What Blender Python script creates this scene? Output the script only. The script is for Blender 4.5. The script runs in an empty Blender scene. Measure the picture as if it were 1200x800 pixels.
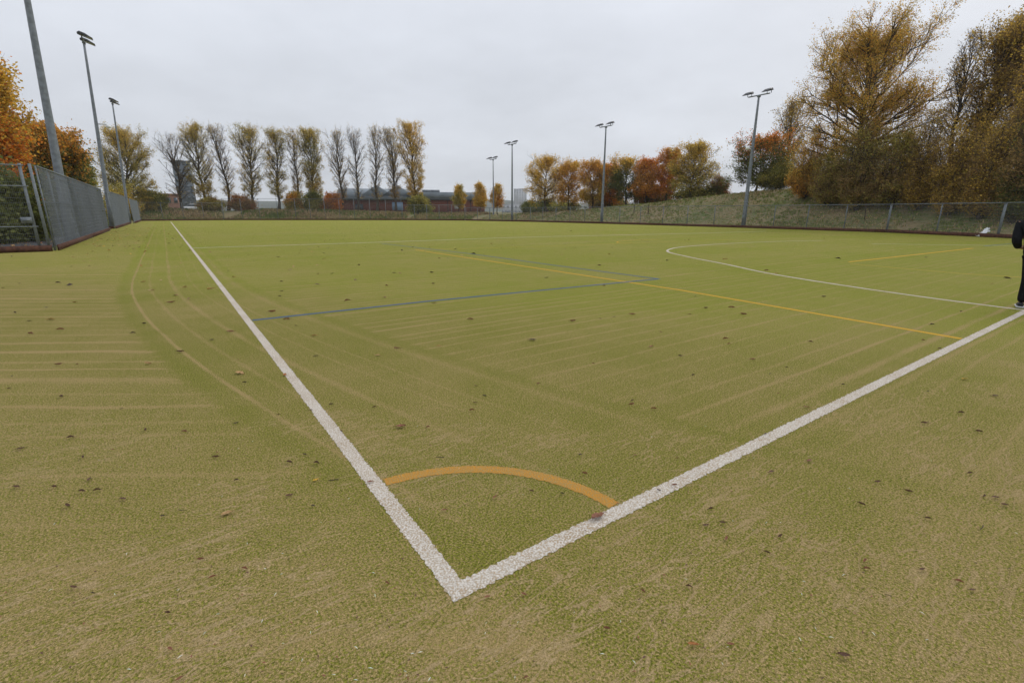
import bpy, math, random
import numpy as np
from mathutils import Vector, Matrix

SC = bpy.context.scene
COL = SC.collection
R = math.radians
RNG = np.random.default_rng(7)
random.seed(7)

# ------------------------------------------------------------------ camera
FPX, EYE = 566.7, 1.65
PITCH = math.atan(153 / FPX)
HEAD = math.atan(410 / FPX * math.cos(PITCH))
CAM = np.array([-0.8375, -1.6215, EYE])
HD = np.array([math.sin(HEAD), math.cos(HEAD), 0.0])
RT = np.array([math.cos(HEAD), -math.sin(HEAD), 0.0])
FW = math.cos(PITCH) * HD - math.sin(PITCH) * np.array([0, 0, 1.0])
UPV = math.sin(PITCH) * HD + math.cos(PITCH) * np.array([0, 0, 1.0])

cam = bpy.data.cameras.new('camera'); cam.sensor_width = 36; cam.lens = 36 * FPX / 1200
cam.clip_start = 0.05; cam.clip_end = 6000
co = bpy.data.objects.new('camera', cam); COL.objects.link(co)
co.location = CAM
co.rotation_euler = (math.pi / 2 - PITCH, 0, -HEAD)
SC.camera = co

def ray(x, y): return FW + RT * (x - 600) / FPX - UPV * (y - 400) / FPX
def gp(x, y, z=0.0):
    d = ray(x, y); return CAM + d * ((z - EYE) / d[2])
def spot(x, D):                       # a place D metres away in the direction of photo column x
    d = ray(x, 247); d[2] = 0; d /= np.linalg.norm(d); return CAM * [1, 1, 0] + d * D
def proj(P):
    v = np.asarray(P) - CAM; c = v @ FW
    return 600 + FPX * (v @ RT) / c, 400 - FPX * (v @ UPV) / c, c
def z_at(xy, ty):                     # height above datum that reaches photo row ty at this place
    lo, hi = -20.0, 200.0
    for _ in range(50):
        m = (lo + hi) / 2
        if proj((xy[0], xy[1], m))[1] > ty: lo = m
        else: hi = m
    return lo
def px_m(xy, px):                     # px photo pixels measured as metres at this place
    v = np.array([xy[0], xy[1], EYE]) - CAM
    c = v @ FW; return px * c / FPX * (c / np.linalg.norm(v))

# ------------------------------------------------------------------ helpers
def tag(o, label=None, cat=None, group=None, kind=None):
    if label: o['label'] = label
    if cat: o['category'] = cat
    if group: o['group'] = group
    if kind: o['kind'] = kind
    return o
def empty(name, loc, rz=0.0):
    o = bpy.data.objects.new(name, None); COL.objects.link(o)
    o.location = loc; o.rotation_euler = (0, 0, rz); o.empty_display_size = 0.2
    return o
def mesh_np(name, V, F, mat, parent=None, cols=None, smooth=False):
    """V (n,3); F (m,k) array of equal-sized faces or list of such arrays."""
    V = np.asarray(V, np.float32)
    Fs = F if isinstance(F, list) else [F]
    Fs = [np.asarray(f, np.int32) for f in Fs if len(f)]
    me = bpy.data.meshes.new(name)
    me.vertices.add(len(V)); me.vertices.foreach_set('co', V.ravel())
    loops = np.concatenate([f.ravel() for f in Fs])
    tot = np.concatenate([np.full(len(f), f.shape[1], np.int32) for f in Fs])
    st = np.concatenate([[0], np.cumsum(tot)[:-1]]).astype(np.int32)
    me.loops.add(len(loops)); me.loops.foreach_set('vertex_index', loops)
    me.polygons.add(len(tot)); me.polygons.foreach_set('loop_start', st)
    try: me.polygons.foreach_set('loop_total', tot)
    except Exception: pass
    if smooth: me.polygons.foreach_set('use_smooth', np.ones(len(tot), bool))
    if cols is not None:
        a = me.attributes.new('Col', 'FLOAT_COLOR', 'POINT')
        c = np.ones((len(V), 4), np.float32); c[:, :3] = cols
        a.data.foreach_set('color', c.ravel())
    me.update(calc_edges=True); me.validate()
    me.materials.append(mat)
    o = bpy.data.objects.new(name, me); COL.objects.link(o)
    if parent is not None: o.parent = parent
    return o
class MB:
    """collects solid pieces of ONE part"""
    def __init__(s): s.V = []; s.F = {}; s.n = 0
    def add(s, V, F):
        V = np.asarray(V, float)
        for f in F: s.F.setdefault(len(f), []).append([i + s.n for i in f])
        s.V.append(V); s.n += len(V); return s
    def box(s, c, d, rz=0.0, M=None):
        c = np.array(c, float); h = np.array(d, float) / 2
        P = np.array([[x, y, z] for x in (-1, 1) for y in (-1, 1) for z in (-1, 1)]) * h
        if rz:
            k, q = math.cos(rz), math.sin(rz); P = P @ np.array([[k, q, 0], [-q, k, 0], [0, 0, 1]])
        if M is not None: P = P @ np.array(M).T
        return s.add(P + c, [(0, 1, 3, 2), (4, 6, 7, 5), (0, 4, 5, 1), (2, 3, 7, 6), (0, 2, 6, 4), (1, 5, 7, 3)])
    def tube(s, pts, rad, n=8, cap=True):
        pts = np.array(pts, float); k = len(pts)
        rad = np.full(k, rad) if np.isscalar(rad) else np.array(rad, float)
        V, F = tubes(pts[None], rad[None], n)
        f = F.tolist()
        if cap: f += [list(range(n))[::-1], [(k - 1) * n + i for i in range(n)]]
        return s.add(V, f)
    def build(s, name, mat, parent=None, smooth=False):
        return mesh_np(name, np.concatenate(s.V), [np.array(v) for v in s.F.values()], mat, parent, smooth=smooth)
def tubes(P, r, n):
    """many tapered tubes at once: P (N,K,3), r (N,K)"""
    N, K, _ = P.shape
    T = np.empty_like(P); T[:, 1:-1] = P[:, 2:] - P[:, :-2] if K > 2 else T[:, 1:-1]
    T[:, 0] = P[:, 1] - P[:, 0]; T[:, -1] = P[:, -1] - P[:, -2]
    T /= np.linalg.norm(T, axis=2, keepdims=True) + 1e-9
    ref = np.where(np.abs(T[:, :1, 2:]) > .9, np.array([1., 0, 0]), np.array([0, 0, 1.]))
    A = np.cross(T, ref); A /= np.linalg.norm(A, axis=2, keepdims=True) + 1e-9
    B = np.cross(T, A)
    an = np.arange(n) * 2 * math.pi / n
    V = P[:, :, None] + r[:, :, None, None] * (A[:, :, None] * np.cos(an)[:, None] + B[:, :, None] * np.sin(an)[:, None])
    base = (np.arange(N) * K * n)[:, None, None]
    k = (np.arange(K - 1) * n)[None, :, None]; i = np.arange(n)[None, None, :]; j = (i + 1) % n
    F = np.stack([base + k + i, base + k + j, base + k + n + j, base + k + n + i], -1)
    return V.reshape(-1, 3), F.reshape(-1, 4)

# ------------------------------------------------------------------ materials
class NT:
    def __init__(s, name):
        s.m = bpy.data.materials.new(name); s.m.use_nodes = True
        s.t = s.m.node_tree; s.b = s.t.nodes['Principled BSDF']
        s.b.inputs['Specular IOR Level'].default_value = 0.25
    def n(s, typ, **kw):
        o = s.t.nodes.new(typ)
        for k, v in kw.items(): setattr(o, k, v)
        return o
    def put(s, sock, v):
        if hasattr(v, 'node'): s.t.links.new(v, sock)
        elif isinstance(v, (tuple, list)) and len(v) == 3 and sock.type == 'RGBA': sock.default_value = (*v, 1)
        else: sock.default_value = v
    def math(s, op, a, b=0.0, c=None, clamp=False):
        o = s.n('ShaderNodeMath', operation=op, use_clamp=clamp)
        s.put(o.inputs[0], a); s.put(o.inputs[1], b)
        if c is not None: s.put(o.inputs[2], c)
        return o.outputs[0]
    def vmath(s, op, a, b):
        o = s.n('ShaderNodeVectorMath', operation=op); s.put(o.inputs[0], a); s.put(o.inputs[1], b); return o.outputs[0]
    def noise(s, vec, scale, detail=4, rough=0.55, dist=0.0):
        o = s.n('ShaderNodeTexNoise'); s.put(o.inputs['Vector'], vec)
        o.inputs['Scale'].default_value = scale; o.inputs['Detail'].default_value = detail
        o.inputs['Roughness'].default_value = rough; o.inputs['Distortion'].default_value = dist
        return o.outputs['Fac']
    def ramp(s, f, a, b, lo=0.0, hi=1.0):
        o = s.n('ShaderNodeMapRange', interpolation_type='SMOOTHSTEP')
        s.put(o.inputs[0], f); s.put(o.inputs[1], a); s.put(o.inputs[2], b); s.put(o.inputs[3], lo); s.put(o.inputs[4], hi)
        return o.outputs[0]
    def mix(s, f, a, b):
        o = s.n('ShaderNodeMix', data_type='RGBA'); s.put(o.inputs[0], f); s.put(o.inputs[6], a); s.put(o.inputs[7], b)
        return o.outputs[2]
    def pos(s): return s.n('ShaderNodeTexCoord').outputs['Object']
    def wpos(s): return s.n('ShaderNodeNewGeometry').outputs['Position']
    def bump(s, h, strength, dist):
        o = s.n('ShaderNodeBump'); o.inputs['Strength'].default_value = strength; o.inputs['Distance'].default_value = dist
        s.put(o.inputs['Height'], h); s.put(s.b.inputs['Normal'], o.outputs[0])
    def col(s, c): s.put(s.b.inputs['Base Color'], c); return s
    def rough(s, v): s.put(s.b.inputs['Roughness'], v); return s

def plain(name, c, rough=0.7, metal=0.0, var=0.15, scale=6.0, spec=0.25):
    k = NT(name); p = k.wpos()
    f = k.noise(p, scale, 5)
    k.col(k.mix(k.ramp(f, .3, .7), tuple(x * (1 - var) for x in c), tuple(min(1, x * (1 + var)) for x in c)))
    k.rough(rough); k.b.inputs['Metallic'].default_value = metal; k.b.inputs['Specular IOR Level'].default_value = spec
    return k.m
M = {}
M['galv'] = plain('galvanised_steel', (.16, .18, .195), .55, .0, .18, 9, .4)
M['galv_pole'] = plain('galvanised_pole', (.165, .185, .205), .5, .0, .22, 5, .45)
M['wire'] = plain('galvanised_wire', (.20, .22, .235), .55, 0, .1, 5, .4)
M['dark_metal'] = plain('dark_lamp_housing', (.035, .038, .04), .45, 0, .2, 8, .4)
M['glass'] = plain('lamp_glass', (.22, .24, .25), .15, 0, .05, 4, .5)
M['white_plastic'] = plain('white_plastic', (.75, .76, .76), .4, 0, .06, 12)
M['board'] = plain('stained_board', (.085, .036, .022), .75, 0, .4, 7)
M['asphalt'] = plain('asphalt', (.05, .05, .052), .9, 0, .3, 20)
M['bark'] = plain('bark', (.075, .062, .05), .9, 0, .4, 5, .1)
M['bark_pale'] = plain('bark_pale', (.085, .07, .055), .9, 0, .35, 5, .1)
M['black_cloth'] = plain('black_cloth', (.012, .013, .016), .9, 0, .3, 30, .1)
M['trouser_cloth'] = plain('trouser_cloth', (.009, .009, .011), .9, 0, .3, 30, .1)
M['skin'] = plain('skin', (.42, .25, .18), .55, 0, .06, 20)
M['hair'] = plain('hair', (.03, .02, .015), .7, 0, .3, 60)
M['shoe'] = plain('shoe_leather', (.015, .015, .016), .5, 0, .2, 20)
M['sole'] = plain('shoe_sole', (.5, .5, .49), .7, 0, .1, 20)
M['roof'] = plain('roof_sheet', (.19, .22, .24), .6, 0, .12, .6)
M['concrete'] = plain('pale_concrete', (.42, .43, .45), .85, 0, .06, .05)  # far buildings only: distance haze is painted into this pale tone
M['tower_dark'] = plain('dark_cladding', (.13, .155, .18), .5, 0, .25, .15)
M['render_white'] = plain('white_render', (.42, .43, .44), .8, 0, .08, .3)
M['window'] = plain('window_glass', (.06, .075, .09), .15, 0, .2, .4, .5)
M['blue_sign'] = plain('blue_panel', (.22, .32, .46), .5, 0, .1, 2)
M['paint_white'] = plain('white_car_paint', (.72, .73, .74), .25, 0, .03, 2, .5)
M['rubber'] = plain('rubber', (.02, .02, .02), .8)
M['stake'] = plain('weathered_stake', (.07, .05, .035), .9, 0, .3, 8)

def brick(name, c1, c2):
    k = NT(name); p = k.pos()
    b = k.n('ShaderNodeTexBrick'); b.inputs['Scale'].default_value = 1.0
    for nm, v in (('Brick Width', .9), ('Row Height', .3), ('Mortar Size', .02)): b.inputs[nm].default_value = v
    mp = k.n('ShaderNodeMapping'); mp.inputs['Rotation'].default_value = (math.pi / 2, 0, 0)
    k.t.links.new(p, mp.inputs['Vector']); k.t.links.new(mp.outputs[0], b.inputs['Vector'])
    k.put(b.inputs['Color1'], c1); k.put(b.inputs['Color2'], c2); k.put(b.inputs['Mortar'], (.2, .15, .13))
    k.col(b.outputs['Color']).rough(.9); return k.m
M['brick'] = brick('red_brick', (.13, .035, .022), (.10, .028, .02))
M['brick_pale'] = brick('pale_brick', (.22, .12, .08), (.18, .09, .06))

def leafmat(name, trans=.45, gain=1.0):
    k = NT(name)
    a = k.n('ShaderNodeAttribute', attribute_name='Col')
    c = k.mix(k.ramp(k.noise(k.wpos(), 3.0, 3), .3, .75), k.vmath('MULTIPLY', a.outputs['Color'], (gain, gain, gain)), k.vmath('MULTIPLY', a.outputs['Color'], (1.25 * gain, 1.22 * gain, 1.1 * gain)))
    k.col(c).rough(.65)
    tr = k.n('ShaderNodeBsdfTranslucent'); k.put(tr.inputs['Color'], c)
    mx = k.n('ShaderNodeMixShader'); mx.inputs[0].default_value = trans
    k.t.links.new(k.b.outputs[0], mx.inputs[1]); k.t.links.new(tr.outputs[0], mx.inputs[2])
    k.t.links.new(mx.outputs[0], k.t.nodes['Material Output'].inputs['Surface'])
    return k.m
M['leaf'] = leafmat('autumn_leaves', .5, 1.28)
M['blade'] = leafmat('grass_blades', .25)
M['litter'] = leafmat('fallen_leaf', .1)

# turf: sand-filled artificial grass with brush tracks
def turf():
    k = NT('sand_filled_turf'); p = k.wpos()
    sp = k.n('ShaderNodeSeparateXYZ'); k.t.links.new(p, sp.inputs[0])
    X, Y = sp.outputs[0], sp.outputs[1]
    wob = k.math('MULTIPLY', k.math('SUBTRACT', k.noise(p, .35, 2), .5), .5)
    # brush tracks that run up beside the sideline and swing in towards the corner
    t = k.math('MAXIMUM', k.math('SUBTRACT', 14.0, Y), 0.0)
    u = k.math('SUBTRACT', X, k.math('MULTIPLY', k.math('MULTIPLY', t, t), .0105))
    u = k.math('ADD', u, k.math('MULTIPLY', wob, .12))
    def streaks(coord, period, width, seed):
        ph = k.math('ADD', k.math('DIVIDE', coord, period), seed)
        c0 = k.n('ShaderNodeCombineXYZ'); k.put(c0.inputs[0], k.math('MULTIPLY', ph, .45)); k.put(c0.inputs[1], seed)
        ph = k.math('ADD', ph, k.math('MULTIPLY', k.noise(c0.outputs[0], 1.0, 1), 2.2))
        tri = k.math('MULTIPLY', k.math('ABSOLUTE', k.math('SUBTRACT', k.math('FRACT', ph), .5)), 2.0)
        ln = k.ramp(tri, 1 - width, 1.0)
        c1 = k.n('ShaderNodeCombineXYZ'); k.put(c1.inputs[0], k.math('FLOOR', k.math('ADD', ph, .5))); k.put(c1.inputs[1], seed)
        w = k.n('ShaderNodeTexWhiteNoise', noise_dimensions='2D'); k.t.links.new(c1.outputs[0], w.inputs['Vector'])
        return k.math('MULTIPLY', ln, k.math('ADD', .25, k.math('MULTIPLY', w.outputs['Value'], .85)))
    band = k.math('MULTIPLY', k.ramp(u, -2.0, -1.85), k.ramp(u, .55, .40))
    s_u = streaks(u, .40, .24, 3.3)
    edge = k.math('ADD', k.math('SUBTRACT', 1.0, k.ramp(k.math('ABSOLUTE', k.math('ADD', u, 1.85)), .0, .16)), k.math('SUBTRACT', 1.0, k.ramp(k.math('ABSOLUTE', k.math('SUBTRACT', u, .42)), .0, .16)))
    yy = k.math('ADD', Y, k.math('MULTIPLY', wob, .22))
    s_y = streaks(yy, .31, .30, 9.1)
    cbr = k.n('ShaderNodeCombineXYZ'); k.put(cbr.inputs[0], k.math('MULTIPLY', yy, .55)); k.put(cbr.inputs[1], 4.7)
    broad = k.ramp(k.noise(cbr.outputs[0], 1.0, 1.5), .4, .62)
    vv = k.math('ADD', k.math('ADD', Y, k.math('MULTIPLY', X, .68)), k.math('MULTIPLY', wob, .7))
    s_v = streaks(vv, .42, .34, 1.7)
    left = k.ramp(u, -1.9, -2.05)
    notleft = k.math('SUBTRACT', 1.0, left)
    notband = k.math('SUBTRACT', 1.0, band)
    st = k.math('ADD', k.math('MULTIPLY', band, s_u), k.math('MULTIPLY', k.math('MULTIPLY', notband, notleft), s_y))
    st = k.math('ADD', st, k.math('MULTIPLY', left, s_v))
    brk = k.ramp(k.noise(p, 1.1, 4, .6), .3, .58, .45, 1.0)
    st = k.math('MULTIPLY', st, brk)
    far = k.ramp(k.math('ADD', Y, k.math('MULTIPLY', X, .45)), 0.0, 4.0)
    st = k.math('MULTIPLY', st, k.math('ADD', .3, k.math('MULTIPLY', far, .7)))
    # sand amount
    big = k.noise(p, .22, 4, .6)
    med = k.noise(p, 1.6, 4, .6)
    fine0 = k.noise(p, 85, 3, .6)
    fine = k.ramp(fine0, .36, .64)
    grain = k.noise(p, 190, 2, .6)
    sand = k.math('ADD', k.math('MULTIPLY', k.math('SUBTRACT', big, .5), 1.1), k.math('MULTIPLY', k.math('SUBTRACT', med, .5), .75))
    sand = k.math('ADD', sand, k.math('MULTIPLY', k.math('SUBTRACT', 1.0, far), .12))
    reach = k.ramp(k.math('ADD', k.math('MULTIPLY', X, .8), k.math('MULTIPLY', Y, .55)), 1.0, 15.0)
    sand = k.math('ADD', sand, k.math('SUBTRACT', .36, k.math('MULTIPLY', reach, .30)))
    sand = k.math('ADD', sand, k.math('MULTIPLY', st, .80))
    sand = k.math('ADD', sand, k.math('MULTIPLY', k.math('MULTIPLY', broad, notleft), -.14))
    sand = k.math('SUBTRACT', sand, k.math('MULTIPLY', edge, .15))
    sand = k.math('ADD', sand, k.math('MULTIPLY', left, .04))
    # small wind-rowed ridges of loose sand
    mp = k.n('ShaderNodeMapping'); mp.inputs['Rotation'].default_value = (0, 0, HEAD + .12); mp.inputs['Scale'].default_value = (1.5, 6.0, 1)
    k.t.links.new(p, mp.inputs['Vector'])
    rn = k.noise(mp.outputs[0], 1.5, 4, .55, .9)
    ridge = k.math('SUBTRACT', 1.0, k.ramp(k.math('ABSOLUTE', k.math('SUBTRACT', rn, .5)), .0, .034))
    zone = k.math('MULTIPLY', k.ramp(k.noise(p, .8, 2), .42, .56), k.math('SUBTRACT', 1.0, far))
    ridge = k.math('MULTIPLY', k.math('MULTIPLY', ridge, zone), k.ramp(fine0, .40, .55, .45, 1.0))
    sand = k.math('ADD', sand, k.math('MULTIPLY', ridge, .8))
    spk = k.math('ADD', k.math('MULTIPLY', k.math('SUBTRACT', fine, .5), 1.05), k.math('MULTIPLY', k.math('SUBTRACT', grain, .5), 1.2))
    clump = k.ramp(k.noise(p, 27, 3, .6), .36, .64)
    spk = k.math('ADD', spk, k.math('MULTIPLY', k.math('SUBTRACT', clump, .5), .32))
    sand = k.math('ADD', sand, spk, clamp=True)
    green = k.mix(k.ramp(k.noise(p, 90, 2), .35, .65), (.114, .134, .013), (.32, .335, .038))
    near_green = k.mix(k.ramp(k.noise(p, 90, 2), .35, .65), (.098, .105, .013), (.26, .255, .038))   # darker olive pile round the corner
    green = k.mix(k.ramp(reach, .0, .45), near_green, green)
    sandc = k.mix(k.ramp(grain, .35, .65), (.29, .205, .078), (.46, .335, .155))
    c = k.mix(sand, green, sandc)
    c = k.mix(k.math('MULTIPLY', ridge, k.ramp(X, -.5, 2.5, .65, .28)), c, (.52, .38, .21))
    pits = k.ramp(k.noise(p, 75, 3, .65), .33, .46, .42, 1.0)
    c = k.mix(pits, k.mix(.5, green, (.04, .035, .012)), c)
    k.col(c).rough(.92)
    k.b.inputs['Specular IOR Level'].default_value = .08
    h = k.math('ADD', k.math('MULTIPLY', fine, 1.0), k.math('MULTIPLY', grain, .4))
    h = k.math('ADD', h, k.math('MULTIPLY', ridge, .9))
    h = k.math('ADD', h, k.math('MULTIPLY', med, 1.0))
    k.bump(h, .7, .014)
    return k.m
M['turf'] = turf()
def linemat(name, a, b, sand=.42):
    k = NT(name); p = k.wpos()
    fine = k.ramp(k.noise(p, 95, 3, .6), .38, .62); big = k.noise(p, 2.2, 3)
    f = k.math('ADD', k.math('MULTIPLY', k.math('SUBTRACT', fine, .5), 1.1), k.math('ADD', sand - .55, k.math('MULTIPLY', big, 1.1)))
    f = k.math('MINIMUM', k.math('MAXIMUM', f, 0.0), 1.0)
    k.col(k.mix(f, a, b)).rough(.9); k.b.inputs['Specular IOR Level'].default_value = .1
    k.bump(fine, .6, .012); return k.m
M['line_white'] = linemat('white_turf_line', (.64, .59, .52), (.37, .27, .165), .30)
M['line_far'] = linemat('worn_white_line', (.64, .63, .54), (.50, .48, .34), .35)
M['line_yellow'] = linemat('yellow_turf_line', (.52, .245, .04), (.36, .25, .09), .42)
M['line_field_yellow'] = linemat('field_yellow_line', (.62, .35, .03), (.50, .32, .06), .2)
M['line_worn_yellow'] = linemat('worn_yellow_line', (.55, .36, .05), (.42, .32, .07), .4)
M['line_blue'] = linemat('blue_turf_line', (.05, .115, .24), (.11, .15, .15), .25)
M['line_worn_blue'] = linemat('worn_blue_line', (.11, .165, .15), (.15, .17, .06), .5)

def ground():
    k = NT('rough_ground'); p = k.wpos()
    a = k.mix(k.ramp(k.noise(p, .25, 5), .38, .62), (.10, .125, .038), (.24, .19, .10))
    b = k.mix(k.ramp(k.noise(p, 1.7, 5, .65), .42, .66), a, (.22, .165, .09))
    c = k.mix(k.ramp(k.noise(p, 6, 3, .65), .52, .75), b, (.06, .06, .022))
    k.col(c).rough(.95); k.bump(k.noise(p, 3, 5), .9, .25); return k.m
M['ground'] = ground()
M['leafground'] = plain('leaf_strewn_soil', (.10, .062, .028), .95, 0, .5, 3)
M['hill'] = plain('far_hill', (.05, .062, .045), .95, 0, .35, .01)

# ------------------------------------------------------------------ terrain
RIGHT = [(42.3, 74.2), (45.6, 60), (46.75, 46), (46.85, 36), (46.75, 26), (45.6, 13.5), (42.5, 6.5), (38.5, 0.0), (31.0, -9.0)]
FAR = [(-4.3, 103.5), (8.1, 102.85), (19, 95.6), (27.7, 89.2), (34.6, 84.0), (42.3, 74.2)]
POLY = np.array([(-4.95, 26.4), (-5.0, 56), (-4.6, 82), (-4.3, 103.5)] + FAR[1:] + RIGHT[1:] + [(28, -40), (-60, -40), (-60, 26.4)])
def seg_dist(P, A, B):
    d = B - A; t = np.clip(((P - A) @ d) / (d @ d), 0, 1)
    Q = A + t[:, None] * d; return np.linalg.norm(P - Q, axis=1), t
def inside(P, poly):
    r = np.zeros(len(P), bool); n = len(poly)
    for i in range(n):
        a, b = poly[i], poly[(i + 1) % n]
        c = ((a[1] > P[:, 1]) != (b[1] > P[:, 1]))
        xs = (b[0] - a[0]) * (P[:, 1] - a[1]) / (b[1] - a[1] + 1e-12) + a[0]
        r ^= c & (P[:, 0] < xs)
    return r
BANK_PTS = [(p, h) for p, h in zip(FAR, (1.5, 1.6, 1.5, 1.15, .95, .9))] + [(p, h) for p, h in zip(RIGHT[1:], (1.6, 2.7, 3.7, 4.3, 4.8, 5.0, 5.0, 5.0))]
def smooth(t): t = np.clip(t, 0, 1); return t * t * (3 - 2 * t)
def lump(P, s, seed):
    x, y = P[:, 0] / s + seed, P[:, 1] / s - seed * 1.7
    return (np.sin(x * 1.7 + 1.3 * np.sin(y * .9)) + np.sin(y * 2.1 + 1.1 * np.sin(x * 1.3)) + .5 * np.sin(3.7 * x + 2.9 * y)) / 2.5
def terr(P):
    P = np.atleast_2d(np.asarray(P, float))[:, :2]
    best = np.full(len(P), 1e9); hh = np.zeros(len(P))
    pts = BANK_PTS
    for (a, ha), (b, hb) in zip(pts[:-1], pts[1:]):
        d, t = seg_dist(P, np.array(a), np.array(b))
        m = d < best; best[m] = d[m]; hh[m] = (ha + (hb - ha) * t)[m]
    ins = inside(P, POLY)
    leftside = (P[:, 0] < -4.2) & (P[:, 1] > 20)
    z = smooth((best - .8) / (6 + 1.6 * hh)) * hh + lump(P, 3.1, .3) * .07 * smooth((best - 1) / 4) + lump(P, 11, 2.0) * .14 * smooth((best - 6) / 10)
    z = np.where(leftside, np.minimum(z, smooth((-P[:, 0] - 9) / 10) * .8) * smooth((-P[:, 0] - 4.2) / 3), z)
    far = np.hypot(P[:, 0] - 20, P[:, 1] - 50)
    z = z * (1 - .75 * smooth((far - 110) / 90))
    return np.where(ins, -.05, z)
def tz(xy): return float(terr(np.array([[xy[0], xy[1]]]))[0])

gx = np.concatenate([np.arange(-60, -12, 3.), np.arange(-12, 80, 1.0), np.arange(80, 160, 4.), np.linspace(160, 420, 14)])
gy = np.concatenate([np.arange(-40, -12, 3.), np.arange(-12, 125, 1.0), np.arange(125, 220, 4.), np.linspace(220, 480, 14)])
GX, GY = np.meshgrid(gx, gy); P = np.stack([GX.ravel(), GY.ravel()], 1)
Z = terr(P); nx = len(gx)
ii = (np.arange(len(gy) - 1)[:, None] * nx + np.arange(nx - 1)[None]).ravel()
tag(mesh_np('ground', np.column_stack([P, Z]), np.stack([ii, ii + 1, ii + nx + 1, ii + nx], 1), M['ground'], smooth=True), kind='structure')
def sheet(name, poly, z, mat):
    V = np.array([(x, y, z) for x, y in poly]); return mesh_np(name, V, np.array([list(range(len(V)))]), mat)
tag(sheet('distant_land', [(-3500, -3500), (3500, -3500), (3500, 3500), (-3500, 3500)], -.6, M['ground']), kind='structure')
tag(sheet('pitch', [(p[0], p[1]) for p in [(-60, -40), (28, -40), *RIGHT[::-1], *FAR[::-1][1:], (-4.6, 82), (-5.0, 56), (-4.95, 26.4), (-60, 26.4)]], 0, M['turf']), kind='structure')
tag(sheet('tarmac_path', [(-40, 26.9), (-5.25, 26.9), (-5.3, 56), (-8.2, 56), (-8.4, 34), (-40, 33)], .05, M['asphalt']), kind='structure')

# painted markings, each a sheet 4 mm above the turf
def ribbon(name, pts, w, mat, z=.0016, jit=0.0, step=.05):
    pts = np.array(pts, float)
    out = []
    for a, b in zip(pts[:-1], pts[1:]):
        L = np.linalg.norm(b - a); n = max(1, int(L / step)) if L < 12 or step >= .5 else max(1, int(L / step))
        out.append(a + (b - a) * np.linspace(0, 1, n, endpoint=False)[:, None])
    P = np.vstack(out + [pts[-1:]])
    T = np.gradient(P, axis=0); T /= np.linalg.norm(T, axis=1, keepdims=True)
    N = np.column_stack([-T[:, 1], T[:, 0]])
    n = len(P)
    if np.isscalar(w): w = np.full(n, w)
    else: w = np.interp(np.arange(n), np.linspace(0, n - 1, len(w)), w)
    A = P + N * (w / 2 + RNG.normal(0, jit, n))[:, None]; B = P - N * (w / 2 + RNG.normal(0, jit, n))[:, None]
    V = np.vstack([np.column_stack([A, np.full(n, z)]), np.column_stack([B, np.full(n, z)])])
    i = np.arange(n - 1)
    o = mesh_np(name, V, np.stack([i + n, i + n + 1, i + 1, i], 1), mat)
    return tag(o, kind='structure')
LW = .095
ribbon('sideline', [(0, -LW / 2), (0, 20)], LW, M['line_white'], jit=.004, step=.012)
ribbon('sideline', [(0, 20), (0, 91.4)], LW, M['line_white'], step=2)
ribbon('end_line', [(-LW / 2 + .004, 0), (15, 0)], LW, M['line_white'], z=.0022, jit=.004, step=.012)
ribbon('end_line', [(15, 0), (33, 0.3)], LW, M['line_white'], step=2)
def arc(cx, cy, r, a0, a1, n=60, ry=None):
    ry = ry or r; return [(cx + r * math.cos(a0 + (a1 - a0) * i / n), cy + ry * math.sin(a0 + (a1 - a0) * i / n)) for i in range(n + 1)]
# shooting circle
Dpts = [(11.08, .05), (11.24, 1.2), (11.64, 2.86), (12.45, 5.1), (13.75, 7.33), (14.95, 9.55), (16.4, 11.6), (18.5, 12.7), (21.0, 13.0), (24.0, 12.9), (27.5, 12.3), (30, 11.4)]
def spline(pts, n=90):
    pts = np.array(pts, float); t = np.concatenate([[0], np.cumsum(np.linalg.norm(np.diff(pts, axis=0), axis=1))])
    q = np.linspace(0, t[-1], n); m = np.gradient(pts, t, axis=0)
    i = np.clip(np.searchsorted(t, q, side='right') - 1, 0, len(t) - 2); h = (t[i + 1] - t[i]); s = (q - t[i]) / h
    h00, h10, h01, h11 = 2*s**3-3*s**2+1, s**3-2*s**2+s, -2*s**3+3*s**2, s**3-s**2
    return h00[:, None]*pts[i] + (h10*h)[:, None]*m[i] + h01[:, None]*pts[i+1] + (h11*h)[:, None]*m[i+1]
ribbon('shooting_circle', spline(Dpts), LW, M['line_white'], step=1)
ribbon('quarter_line', spline([(.06, 25.3), (8, 24.5), (17, 24.2), (30, 21.6), (40, 20)]), .12, M['line_far'], step=1)
ribbon('second_quarter_line', [(29, 8.6), (34.5, 2.5)], .075, M['line_far'], step=1)
ribbon('corner_arc', arc(0, 0, 1.06, .055, math.pi / 2 - .055), .088, M['line_yellow'], z=.0020, jit=.003, step=.012)
ribbon('yellow_line', [(7.66, .06), (8.06, 4.75), (8.05, 9.4), (7.98, 18.35)], .09, M['line_field_yellow'], z=.0024, step=.3)
ribbon('yellow_line', [(8.05, 18.35), (12.3, 17.2), (19.2, 16.1), (27, 14.8)], .07, M['line_worn_yellow'], z=.0028, step=1)
ribbon('yellow_semicircle', spline([(19.3, 16.13), (18.9, 16.6), (19.4, 17.25), (21, 17.7), (23.4, 17.4)]), .085, M['line_field_yellow'], z=.0032, step=1)
ribbon('yellow_line', [(17.7, 5.28), (29.2, 4.69)], .10, M['line_field_yellow'], z=.0024, step=1)
ribbon('yellow_line', [(17.05, 5.0), (16.75, 2.12), (17.2, 0.3)], .07, M['line_worn_yellow'], z=.0028, step=1)
ribbon('blue_line', [(.06, 6.74), (3.0, 6.68), (9.15, 6.2)], .085, M['line_blue'], z=.0032, step=.3)
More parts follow.
